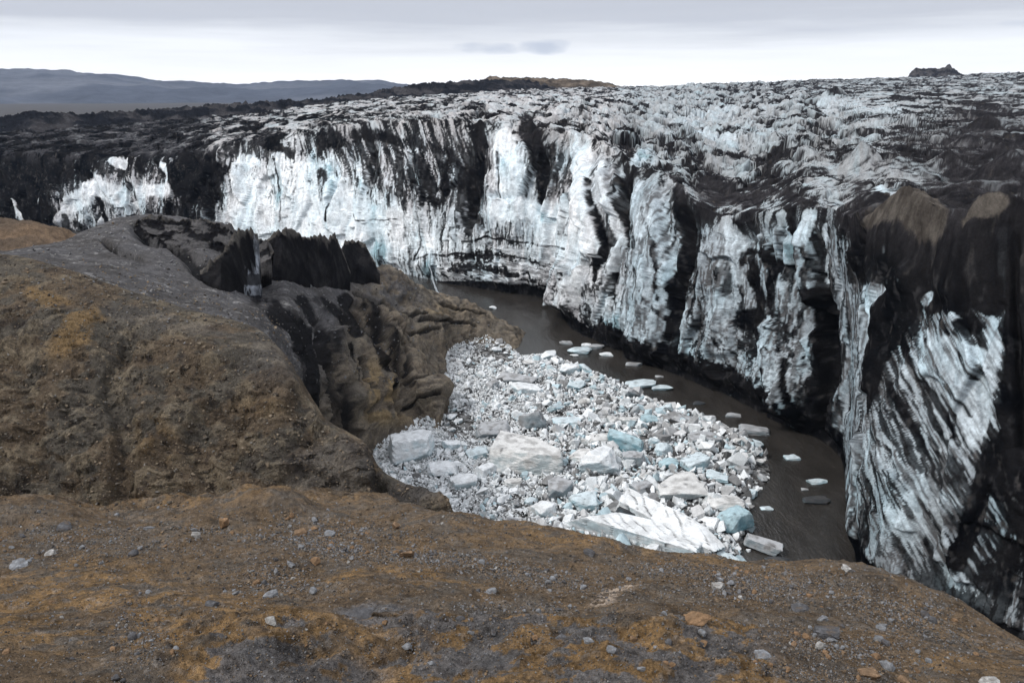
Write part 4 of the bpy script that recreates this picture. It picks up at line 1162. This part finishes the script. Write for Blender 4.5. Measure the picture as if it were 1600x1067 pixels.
# medium blocks over the heap
ZONES = [((700, 545), 'at the heap end nearest the rock spur'), ((800, 570), 'in the upper heap'), ((720, 620), 'in white rubble beside the rock lobe'),
         ((620, 690), 'in white rubble under the brown hill'), ((860, 620), 'in the upper middle of the heap'), ((960, 650), 'in the middle of the heap'),
         ((1080, 680), 'on the river side of the heap'), ((1170, 730), 'on the outer bend of the bar'), ((760, 770), 'between bright white block and slope'),
         ((860, 740), 'around the largest flat-topped block'), ((980, 760), 'behind the two long slabs'), ((1120, 860), 'at the near tip of the bar')]
placed = [(p[0], p[1], max(p[2], p[3]) * .45) for p in NB] + [(940, 835, 45), (1000, 850, 45), (1060, 865, 40), (1050, 820, 45), (1100, 845, 40), (825, 730, 55), (1070, 664, 25), (780, 728, 30), (870, 735, 30)]
rs = np.random.RandomState(5)
polyx, polyy = [p[0] for p in BAR], [p[1] for p in BAR]
cnt = 0
tries = 0
while cnt < 235 and tries < 9000:
    tries += 1
    px, py = rs.uniform(560, 1210), rs.uniform(520, 900)
    X_, Y_ = at_z(px, py, .8)
    if float(poly_dist(np.array([X_]), np.array([Y_]), bx, by)[0]) < .6: continue
    if py > 838 + (px - 850) * .16 or (px < 700 and py > 800): continue
    s = ppm(X_, Y_, .5)
    # right and middle hold the larger pieces
    big_ = .55 + .45 * sstep(700, 900, px)
    wp_ = float(np.clip(rs.lognormal(math.log(19 * big_ * s / 13), .38), 9, 44))
    if any((px - a) ** 2 + ((py - b_) * 1.4) ** 2 < (c_ + wp_ * .42) ** 2 for a, b_, c_ in placed): continue
    placed.append((px, py, wp_ * .42))
    pr = rs.rand()
    white = sstep(900, 640, px)
    kd = 'white' if pr < .30 + .45 * white else ('cream' if pr < .62 + .25 * white else ('blue' if pr < .80 + .1 * white else 'grey'))
    me = proto_small[kd, rs.randint(6)]
    o = bpy.data.objects.new('ice_block', me)
    COL.objects.link(o)
    Wm = wp_ / s
    Hm = Wm * rs.uniform(.3, .75)
    o.scale = (Wm, Wm * rs.uniform(.5, .9), Hm)
    o.location = (X_, Y_, float(bar_z(np.array([X_]), np.array([Y_]))[0]) - .05)
    o.rotation_euler = (rs.normal() * .22, rs.normal() * .22, rs.uniform(-1.2, 1.2))
    zt = min(ZONES, key=lambda q: (q[0][0] - px) ** 2 + ((q[0][1] - py) * 1.5) ** 2)[1]
    sz = 'small' if wp_ < 14 else ('medium' if wp_ < 22 else 'large')
    shp = 'flat' if Hm < Wm * .45 else 'chunky'
    cn = {'white': 'white', 'cream': 'cream', 'blue': 'pale blue', 'grey': 'dirty grey'}[kd]
    o['label'] = f'{sz} {shp} {cn} block {zt}'
    o['category'] = 'ice block'
    o['group'] = GI
    cnt += 1
print('blocks', cnt, time.time() - T0)


def hull(seed, n):
    r = np.random.RandomState(seed)
    p = r.normal(size=(n, 3)); p /= np.linalg.norm(p, axis=1, keepdims=True); p *= r.uniform(.75, 1, (n, 1))
    bm = bmesh.new()
    for q in p: bm.verts.new(q)
    res = bmesh.ops.convex_hull(bm, input=bm.verts)
    bmesh.ops.delete(bm, geom=[v for v in bm.verts if not v.link_faces], context='VERTS')
    bmesh.ops.recalc_face_normals(bm, faces=bm.faces)
    bm.verts.index_update()
    V = np.array([v.co[:] for v in bm.verts], np.float32); Fc = np.array([[v.index for v in f.verts] for f in bm.faces], np.int32)
    bm.free()
    V = (V - (V.max(0) + V.min(0)) / 2) / (V.max(0) - V.min(0))
    return V, Fc


def scatter(name, n, pos, size, flat, cols, mat, sub, seed, kinds=16, tilt=.4, sink=.1):
    """one mesh of n small chipped lumps"""
    r = np.random.RandomState(seed)
    protos = [hull(seed * 100 + j, 9 + j % 5) for j in range(kinds)]
    nv = max(len(p[0]) for p in protos)
    PV = np.stack([np.concatenate([p[0], np.repeat(p[0][:1], nv - len(p[0]), 0)]) for p in protos])
    idx = r.randint(kinds, size=n)
    V = PV[idx].copy()
    asp = np.stack([np.ones(n), r.uniform(.55, 1, n), flat * r.uniform(.6, 1.3, n)], -1)[:, None, :]
    V = V * asp * size[:, None, None]
    a, b_, c_ = r.uniform(0, 6.28, n), r.normal(size=n) * tilt, r.normal(size=n) * tilt
    def rot(V, i, j, t):
        W = V.copy(); ct, st = np.cos(t)[:, None], np.sin(t)[:, None]
        W[..., i] = V[..., i] * ct - V[..., j] * st; W[..., j] = V[..., i] * st + V[..., j] * ct
        return W
    V = rot(rot(rot(V, 1, 2, b_), 0, 2, c_), 0, 1, a)
    V = V + pos[:, None, :]
    V[..., 2] += (size * flat * (.5 - sink))[:, None]
    C = np.repeat(cols[:, None, :], nv, 1)
    # tone varies a little at random over each lump
    C = C * (1 + .10 * r.normal(size=(n, nv, 1)))
    FF = np.concatenate([(protos[j][1][None] + (np.flatnonzero(idx == j) * nv)[:, None, None]).reshape(-1, 3) for j in range(kinds)])
    V, C = V.reshape(-1, 3), C.reshape(-1, 3)
    used = np.zeros(len(V), bool); used[FF.ravel()] = True
    new = np.cumsum(used) - 1
    return mesh_from(name, V[used], new[FF], C[used], mat, smooth=False)


# loose ice rubble that fills the bar
N_ = 46000
rx, ry = rs.uniform(-30, 42, N_), rs.uniform(50, 134, N_)
dd = poly_dist(rx, ry, bx, by)
P3 = np.stack([rx, ry, 0 * rx + .5], -1)
qx, qy = to_px(P3)
gap = np.maximum.reduce([blob(qx, qy, 772, 556, 52, 20, 12), blob(qx, qy, 716, 668, 30, 34, 10), blob(qx, qy, 700, 650, 40, 12), blob(qx, qy, 738, 790, 26, 8), blob(qx, qy, 1190, 735, 22, 30), blob(qx, qy, 870, 650, 60, 12) * .6, blob(qx, qy, 735, 575, 20, 12) * .7])
dn = uniform(fbm(rx / 3.2, ry / 3.2, 0, 4, 801))
keep = (dd > .15) & (rs.rand(N_) > np.clip(gap * 1.05, 0, .93)) & (rs.rand(N_) < .55 + .6 * dn)
rx, ry, qx, qy, dd = rx[keep], ry[keep], qx[keep], qy[keep], dd[keep]
n = len(rx)
sz_ = np.clip(rs.lognormal(math.log(.46), .5, n), .16, 1.9) * (.8 + .35 * sstep(750, 950, qx))
ps = np.stack([rx, ry, bar_z(rx, ry) - .10 + rs.uniform(0, .28, n)], -1)
pal = np.array([(.70, .725, .735), (.63, .66, .67), (.50, .505, .505), (.42, .53, .57), (.24, .24, .24), (.08, .08, .08)], np.float32)
wh = sstep(880, 640, qx)
pr = rs.rand(n)
ci = np.where(pr < .28 + .42 * wh, 0, np.where(pr < .50 + .38 * wh, 1, np.where(pr < .72 + .2 * wh, 2, np.where(pr < .84 + .1 * wh, 3, np.where(pr < .95, 4, 5)))))
cols = pal[ci] * rs.uniform(.85, 1.05, (n, 1))
link('ice_rubble', scatter('ice_rubble', n, ps, sz_, .6, cols, M_ICE, 1, 31, kinds=28, tilt=.9), label='heap of broken white and grey ice rubble covering the river bar', cat='ice rubble', kind='stuff')
N_ = 60000
rx, ry = rs.uniform(-30, 30, N_), rs.uniform(50, 134, N_)
dd = poly_dist(rx, ry, bx, by)
qx, qy = to_px(np.stack([rx, ry, 0 * rx + .5], -1))
gap = np.maximum.reduce([blob(qx, qy, 772, 556, 52, 20, 12), blob(qx, qy, 716, 668, 30, 34, 10), blob(qx, qy, 700, 650, 40, 12), blob(qx, qy, 735, 575, 20, 12)])
keep = (dd > .1) & (rs.rand(N_) < sstep(1060, 700, qx) * (1 - .9 * gap))
rx, ry = rx[keep], ry[keep]
n = len(rx)
ps = np.stack([rx, ry, bar_z(rx, ry) + rs.uniform(0, .45, n)], -1)
cols = np.array([(.74, .76, .765)], np.float32) * rs.uniform(.82, 1.04, (n, 1))
link('crushed_ice', scatter('crushed_ice', n, ps, rs.uniform(.14, .34, n), .7, cols, M_ICE, 1, 35, kinds=12, tilt=.9), label='fine white crushed ice packed between the blocks on the hill side', cat='crushed ice', kind='stuff')
print('rubble', n, time.time() - T0)

# ------------------------------------------------------------------ stones on the foreground slope
bvF = proxy_bvh(PF)
bvH = proxy_bvh(PH)
bvS = proxy_bvh(PS)
CAMV = Vector((0, 0, CAMZ))


def hit(px, py, bv=None):
    best = None
    for b_ in ([bv] if bv else [bvF, bvH, bvS]):
        loc, nrm, idx, dist = b_.ray_cast(CAMV, ray(px, py))
        if loc is not None and (best is None or dist < best[1]): best = (loc, dist)
    return best[0] if best else None


SC = {'grey': v3(.135, .14, .148), 'dark': v3(.06, .06, .063), 'brown': v3(.15, .095, .055), 'pale': v3(.23, .225, .215), 'rust': v3(.14, .093, .058)}


def stone_mesh(kd, seed, sub=3, scl=1.0):
    V, Fc = lump(seed, sub, 13, .4 if seed % 2 else 0, .035)
    a = fbm(V[:, 0] * 3 + seed, V[:, 1] * 3, V[:, 2] * 3, 4, seed)
    C = mix3(SC[kd] * np.ones_like(V), SC[kd] * 1.6, sstep(0, .6, a))
    C = mix3(C, v3(.12, .085, .055), sstep(.1, .6, -a) * .4)
    V = V.copy(); V[:, 2] += .36
    return mesh_from('stone', V, Fc, C, M_STONE, smooth=False)


GS = 'loose stones on the brown slope'
NS = [(1090, 962, 42, 30, 'brown', 'brown box-shaped stone resting on the slope right of the orange hump'), (1121, 915, 20, 16, 'pale', 'pale grey stone behind the brown box-shaped stone'),
      (30, 880, 34, 20, 'grey', 'light grey stone alone at the left edge of the slope'), (78, 863, 18, 12, 'pale', 'whitish stone right of the light grey stone'),
      (98, 820, 28, 14, 'dark', 'dark stone above the light grey stone'), (351, 816, 14, 16, 'brown', 'upright brown pebble above the line of grey stones'),
      (308, 834, 14, 16, 'pale', 'pale upright stone at the left end of the stone line'), (232, 824, 16, 10, 'grey', 'small grey stone left of the pale upright stone'),
      (635, 865, 22, 20, 'rust', 'rusty brown cube-like stone at the end of the stone line'), (470, 831, 20, 14, 'rust', 'rust-coloured stone above the gravel patch'),
      (618, 821, 12, 16, 'rust', 'small rusty stone standing near the slope crest'), (920, 862, 20, 12, 'dark', 'dark stone near the crest under the cracked ice slab'),
      (766, 921, 20, 14, 'grey', 'grey stone behind the orange rock hump'), (424, 926, 24, 14, 'grey', 'grey flat stone left of the orange hump'), (424, 967, 22, 14, 'pale', 'pale stone against the left flank of the hump'),
      (1291, 985, 40, 26, 'dark', 'large dark brown stone right of the box-shaped stone'), (1284, 965, 20, 16, 'grey', 'grey stone behind the large dark brown stone'),
      (1250, 948, 30, 14, 'dark', 'flat dark stone up the slope from the large dark stone'), (1300, 998, 16, 12, 'grey', 'small grey stone in front of the large dark stone'),
      (1192, 1021, 30, 20, 'grey', 'angular grey stone at the right end of the hump'), (1323, 889, 18, 14, 'pale', 'pale stone on the crest beside the near ice face'),
      (1125, 905, 10, 10, 'grey', 'grey pebble on top of the crest near the tip of the bar'), (1545, 1061, 34, 16, 'pale', 'white stone at the lower right corner'), (1355, 1050, 34, 20, 'rust', 'brown stone near the lower edge right of the hump'),
      (877, 994, 22, 12, 'dark', 'dark stone lying on the orange hump'), (920, 1000, 18, 12, 'grey', 'grey stone on top of the orange hump'), (455, 880, 14, 12, 'grey', 'grey stone in the middle of the gravel streak'),
      (560, 963, 54, 12, 'dark', 'flat grey rock plate on the crest of the hump'), (330, 942, 22, 12, 'dark', 'dark flat stone in the orange patch at left')]
for i, (px, py, wp_, hp_, kd, lb) in enumerate(NS):
    h_ = hit(px, py + hp_ * .3)
    if h_ is None: continue
    s = ppm(h_.x, h_.y, h_.z)
    Wm = wp_ / s
    Hm = max((hp_ / s - .3 * Wm) / .8, .22 * Wm)
    o = link('stone', stone_mesh(kd, 1500 + i, 4), lb, 'stone', group=GS, loc=(h_.x, h_.y, h_.z - .04 * Hm))
    o.scale = (Wm, Wm * .8, Hm)
    o.rotation_euler = (rs.normal() * .1, rs.normal() * .1, rs.uniform(-.6, .6))
SM = {(kd, j): stone_mesh(kd, 1600 + j * 3 + len(kd), 2) for kd in SC for j in range(4)}
# bands where gravel lies: (x, y, rx, ry, angle, weight)
BANDS = [(360, 835, 90, 8, 8, 2), (520, 855, 110, 16, 12, 4), (690, 872, 110, 12, 6, 2.5), (560, 830, 120, 14, 5, 1.5), (860, 905, 160, 20, 8, 1.6), (1060, 890, 110, 14, 4, 1.6), (1180, 915, 120, 30, 0, 2.2),
         (1300, 1010, 140, 25, 12, 1.8), (430, 905, 90, 30, 0, 1.3), (160, 850, 160, 30, 0, 1.0), (1400, 960, 130, 40, 18, 1.5), (220, 1000, 60, 50, 0, 1.0), (700, 1000, 400, 40, 0, .25), (800, 950, 120, 10, 0, 1.2), (1250, 1050, 160, 14, 8, 1.6)]
bw = np.array([b_[5] * b_[2] * b_[3] for b_ in BANDS]); bw = bw / bw.sum()


def band_pt():
    b_ = BANDS[rs.choice(len(BANDS), p=bw)]
    t, q = rs.normal() * .5 * b_[2], rs.normal() * .55 * b_[3]
    a_ = math.radians(b_[4])
    return b_[0] + t * math.cos(a_) - q * math.sin(a_), b_[1] + t * math.sin(a_) + q * math.cos(a_)


cnt = 0
SZ = [((150, 850), 'on the far left of the slope'), ((350, 850), 'left of the gravel streak'), ((540, 855), 'in the grey gravel streak'), ((720, 880), 'right of the gravel streak'),
      ((900, 900), 'behind the orange hump'), ((1080, 900), 'near the crest beneath the ice heap'), ((1200, 930), 'on the slope below the river'), ((1400, 950), 'on the slope below the ice face'),
      ((1300, 1040), 'near the lower right of the slope'), ((300, 980), 'left of the orange hump'), ((700, 1020), 'on the orange hump')]
while cnt < 240:
    px, py = band_pt() if rs.rand() < .8 else (rs.uniform(0, 1600), rs.uniform(790, 1065))
    h_ = hit(px, py, bvF)
    if h_ is None or not (0 < px < 1600): continue
    hh = hit(px, py)
    if (hh - h_).length > .2: continue
    s = ppm(h_.x, h_.y, h_.z)
    wp_ = float(np.clip(rs.lognormal(math.log(7.5), .35), 4, 18)) * (1 + .5 * sstep(900, 1050, py))
    kd = rs.choice(['grey', 'dark', 'brown', 'pale', 'rust'], p=[.38, .27, .27, .02, .06])
    o = bpy.data.objects.new('stone', SM[kd, rs.randint(4)])
    COL.objects.link(o)
    Wm = wp_ / s
    o.scale = (Wm, Wm * rs.uniform(.6, 1), Wm * rs.uniform(.45, .8))
    o.location = (h_.x, h_.y, h_.z - .02 * Wm)
    o.rotation_euler = (rs.normal() * .15, rs.normal() * .15, rs.uniform(0, 6.28))
    zt = min(SZ, key=lambda q: (q[0][0] - px) ** 2 + ((q[0][1] - py) * 2) ** 2)[1]
    o['label'] = f"{'tiny' if wp_ < 7 else 'small' if wp_ < 10 else 'fist-sized'} { {'grey': 'grey', 'dark': 'blackish', 'brown': 'brown', 'pale': 'whitish', 'rust': 'rusty'}[kd]} stone {zt}"
    o['category'] = 'stone'; o['group'] = GS
    cnt += 1
# gravel
pts, szs = [], []
for _ in range(52000):
    px, py = band_pt() if rs.rand() < .62 else (rs.uniform(-40, 1640), rs.uniform(785, 1080))
    h_ = hit(px, py, bvF)
    if h_ is None: continue
    pts.append(h_[:])
    szs.append(np.clip(rs.lognormal(math.log(2.0), .45), .9, 6.5) / ppm(h_.x, h_.y, h_.z))
pts, szs = np.array(pts, np.float32), np.array(szs, np.float32)
n = len(pts)
pal = np.array([(.145, .145, .15), (.09, .088, .086), (.13, .098, .068), (.17, .165, .155), (.15, .105, .065), (.05, .046, .043)], np.float32)
cols = pal[rs.choice(6, n, p=[.22, .18, .28, .06, .1, .16])] * rs.uniform(.8, 1.15, (n, 1))
link('gravel', scatter('gravel', n, pts, szs, .6, cols, M_STONE, 1, 77, sink=.22), label='loose grey and brown gravel scattered over the slope', cat='gravel', kind='stuff')
# loose rock on the brown hill
bvH2 = bvH
pts, szs = [], []
for _ in range(9000):
    px, py = rs.uniform(-20, 720), rs.uniform(400, 800)
    h_ = hit(px, py)
    if h_ is None or h_.y < 31 or h_.y > 58: continue
    pts.append(h_[:]); szs.append(np.clip(rs.lognormal(math.log(2.4), .5), 1.0, 9) / ppm(h_.x, h_.y, h_.z))
pts, szs = np.array(pts, np.float32), np.array(szs, np.float32)
n = len(pts)
hp_ = np.array([(.125, .098, .070), (.095, .083, .068), (.16, .13, .095), (.05, .042, .035), (.16, .15, .135)], np.float32)
cols = hp_[rs.choice(5, n, p=[.34, .26, .18, .18, .04])] * rs.uniform(.85, 1.15, (n, 1))
link('hill_rubble', scatter('hill_rubble', n, pts, szs, .6, cols, M_STONE, 1, 79, sink=.28), label='brown rock fragments lying all over the brown hill', cat='rubble', kind='stuff')
# cobbles on the scree
pts, szs = [], []
for _ in range(1700):
    px, py = rs.uniform(40, 780), rs.uniform(345, 600)
    h_ = hit(px, py)
    if h_ is None: continue
    if h_.y < 44 and rs.rand() < .8: continue
    pts.append(h_[:]); szs.append(np.clip(rs.lognormal(math.log(2.6), .35), 1.2, 7) / ppm(h_.x, h_.y, h_.z))
pts, szs = np.array(pts, np.float32), np.array(szs, np.float32)
n = len(pts)
cols = pal[rs.choice(6, n, p=[.40, .22, .1, .10, .05, .13])]
link('scree_rubble', scatter('scree_rubble', n, pts, szs, .6, cols, M_STONE, 1, 78), label='stones strewn over the grey scree and the rock spur', cat='rubble', kind='stuff')
print('stones', time.time() - T0)

# ------------------------------------------------------------------ black ice fins standing on the scree


def fin(name, crest, foot, Yf, Yc, back, label, paint=None, seed=1, cat='ice fin', amp=.14, grp='black ice fins standing in the scree'):
    pxs = np.arange(crest[0][0], crest[-1][0] + .1, .75)
    cp = np.interp(pxs, [c[0] for c in crest], [c[1] for c in crest])
    fp = np.interp(pxs, [c[0] for c in foot], [c[1] for c in foot])
    Yfv = np.interp(pxs, [q[0] for q in Yf], [q[1] for q in Yf]) if isinstance(Yf, list) else np.full(len(pxs), float(Yf))
    Ycv = Yfv + Yc * np.clip((fp - cp) / 40, .05, 1)
    zf, zc = z_of(fp, Yfv), z_of(cp, Ycv)
    rows = [(Yfv - .6, zf - 2.5), (Yfv, zf), (Yfv + (Ycv - Yfv) * .55, zf + (zc - zf) * .62), (Ycv, zc), (Ycv + (back) * .5, zf * .5 + zc * .5), (Ycv + back, np.minimum(zf, zc) - 3)]
    k = np.concatenate([np.linspace(i, i + 1, n_, endpoint=False) for i, n_ in enumerate([5, 34, 34, 24, 8])] + [[5]])
    Y = pchip_rows(np.array([r[0] for r in rows]), k); Z = pchip_rows(np.array([r[1] for r in rows]), k)
    P = np.stack([X_of(pxs[None], Y, Z), Y, Z], -1).astype(np.float32)
    x, y, z = P[..., 0], P[..., 1], P[..., 2]
    qx, qy = to_px(P)
    a = fbm(x / 1.6, y / 1.6, z / 2.6, 5, seed, .55)
    rdg = ridged(x / 4.5, y / 4.5, z / 9, 2, seed + 4)
    env = sstep(.6, 1.4, k)[:, None]
    P[..., 1] += -(amp * (rdg - 1) + amp * .8 * a) * env
    P[..., 2] += (.45 * a + .5 * fbm(x / .7, y / .7, 0, 3, seed + 5)) * np.exp(-((k - 3) / .55) ** 2)[:, None]
    st = uniform(fbm(x / .45, y / 3, z / 4, 5, seed + 8, .6))
    C = mix3(v3(.006, .006, .007), v3(.016, .0155, .016), .5 * st + .5 * uniform(a))
    cap = sstep(2.6, 2.9, k[:, None] + .5 * np.clip(a, -1, 1))
    C = mix3(C, v3(.085, .078, .070), cap * .8)
    C = mix3(C, v3(.03, .028, .028), sstep(.7, 1, uniform(a)) * .3)
    if paint: C = paint(C, qx, qy, st, a)
    return link(name, mesh_from(name, P, grid_faces(*P.shape[:2]), C, M_SCREE), label, cat, group=grp)


def white_stripe(C, qx, qy, st, a):
    m_ = sstep(0, 4, qx - 385 - .13 * (460 - qy) + 12 * a + 5 * (st - .5)) * sstep(408, 401, qx + 4 * a) * sstep(368, 380, qy)
    return mix3(C, v3(.27, .29, .325), m_ * np.clip(.1 + 1.1 * st, 0, 1) * np.where((qy > 428) & (qy < 446), .12, 1) * np.where(qy > 462, .1, 1))


def grey_cap(C, qx, qy, st, a):
    return mix3(C, v3(.075, .072, .072), sstep(.35, .65, uniform(a) + .25 * (st - .5)) * .85)


fin('ice_fin', [(312, 428), (330, 414), (348, 394), (362, 376), (375, 362), (386, 360), (396, 363), (404, 372), (409, 440)], [(312, 432), (340, 446), (360, 454), (378, 462), (390, 468), (409, 466)], [(312, 62), (345, 61), (390, 69), (409, 72)], 5, 3,
    'black ice fin with a pale upright stripe of bare ice', white_stripe, 31)
fin('ice_fin', [(402, 440), (406, 400), (414, 374), (425, 370), (440, 361), (452, 360), (470, 368), (486, 372), (500, 367), (511, 376), (523, 367), (533, 388), (543, 414), (548, 432)],
    [(400, 440), (420, 438), (440, 434), (460, 440), (480, 450), (497, 462), (512, 452), (530, 440), (548, 432)], [(400, 84), (440, 86), (480, 92), (520, 99), (548, 107)], 5, 5, 'widest black ice fin with a jagged top in the middle of the scree', None, 32, amp=.22)
fin('ice_fin', [(530, 404), (538, 380), (548, 377), (560, 378), (571, 383), (580, 402), (594, 430)], [(530, 408), (545, 412), (562, 421), (578, 428), (594, 432)], [(530, 109), (560, 112), (594, 113)], 4, 4, 'small black ice fin with a brown cap nearest the waterfall', None, 33)
fin('ice_fin', [(206, 356), (216, 345), (230, 339), (250, 342), (275, 345), (300, 344), (330, 346), (352, 352), (372, 364), (395, 372), (415, 384), (425, 400)], [(206, 362), (225, 376), (250, 384), (285, 388), (320, 398), (345, 410), (390, 420), (425, 404)], 79, 5, 4,
    'low black and grey ice hump on the crest of the grey scree', grey_cap, 34, amp=.7)


# thin meltwater falls off the wall
def fall(pts, Y, w0, w1, label, seed):
    ring = 8
    V, Fq = [], []
    n = 24
    for i in range(n):
        t = i / (n - 1)
        px = np.interp(t, np.linspace(0, 1, len(pts)), [p[0] for p in pts]); py = np.interp(t, np.linspace(0, 1, len(pts)), [p[1] for p in pts])
        z = float(z_of(py, Y)); x = float(X_of(px, Y, z)); r = w0 + (w1 - w0) * t * t
        for j in range(ring):
            an = 2 * math.pi * j / ring
            rr = r * (1 + .35 * math.sin(i * 2.1 + j * 1.7 + seed))
            V.append((x + rr * math.cos(an), Y + rr * .6 * math.sin(an), z))
    for i in range(n - 1):
        for j in range(ring):
            Fq.append([i * ring + j, i * ring + (j + 1) % ring, (i + 1) * ring + (j + 1) % ring, (i + 1) * ring + j])
    C = np.tile(v3(.62, .68, .72), (len(V), 1))
    return link('waterfall', mesh_from('waterfall', V, Fq, C, M_ICE), label, 'waterfall', group='meltwater falls on the ice wall')


fall([(669, 412), (674, 424), (677, 440), (683, 456), (688, 463)], 152.0, .07, .3, 'thin white meltwater fall leaping from the wall behind the rock spur', 1)
fall([(853, 461), (852, 468), (851, 477)], 148.0, .25, .4, 'short broad meltwater fall in the dark hollow under the wall', 2)


# look-alikes that would share a label get their place among each other
from collections import defaultdict
same = defaultdict(list)
for o in scene.objects:
    if o.get('label') and o.get('category') in ('ice block', 'stone'): same[o['label']].append(o)
ORD = ['leftmost', 'second from left', 'third from left', 'fourth from left', 'fifth from left', 'sixth from left', 'seventh from left', 'eighth from left', 'ninth from left', 'tenth from left',
       'eleventh from left', 'twelfth from left', 'thirteenth from left', 'fourteenth from left', 'fifteenth from left', 'sixteenth from left',
       'seventeenth from left', 'eighteenth from left', 'nineteenth from left', 'twentieth from left']
for lb, os_ in same.items():
    if len(os_) < 2: continue
    os_.sort(key=lambda o: float(to_px(np.array(o.location[:]))[0]))
    for i, o in enumerate(os_):
        o['label'] = lb + ', ' + ('rightmost' if i == len(os_) - 1 else ORD[min(i, 19)])

# ------------------------------------------------------------------ thin air over the whole place
hz, ns, ls, b = new_mat('haze_air')
ns.remove(b)
pv = ns.new('ShaderNodeVolumePrincipled')
pv.inputs['Color'].default_value = (.60, .74, 1.0, 1)
pv.inputs['Density'].default_value = 0.00005
pv.inputs['Anisotropy'].default_value = 0.0
ls.new(pv.outputs[0], ns['Material Output'].inputs['Volume'])
x0, x1, y0, y1, z0, z1_ = -5500, 5500, -60, 5600, -5.5, 420
V = [(x0, y0, z0), (x1, y0, z0), (x1, y1, z0), (x0, y1, z0), (x0, y0, z1_), (x1, y0, z1_), (x1, y1, z1_), (x0, y1, z1_)]
Fq = [[0, 3, 2, 1], [4, 5, 6, 7], [0, 1, 5, 4], [1, 2, 6, 5], [2, 3, 7, 6], [3, 0, 4, 7]]
link('haze', mesh_from('haze', V, Fq, None, hz, smooth=False), kind='stuff')
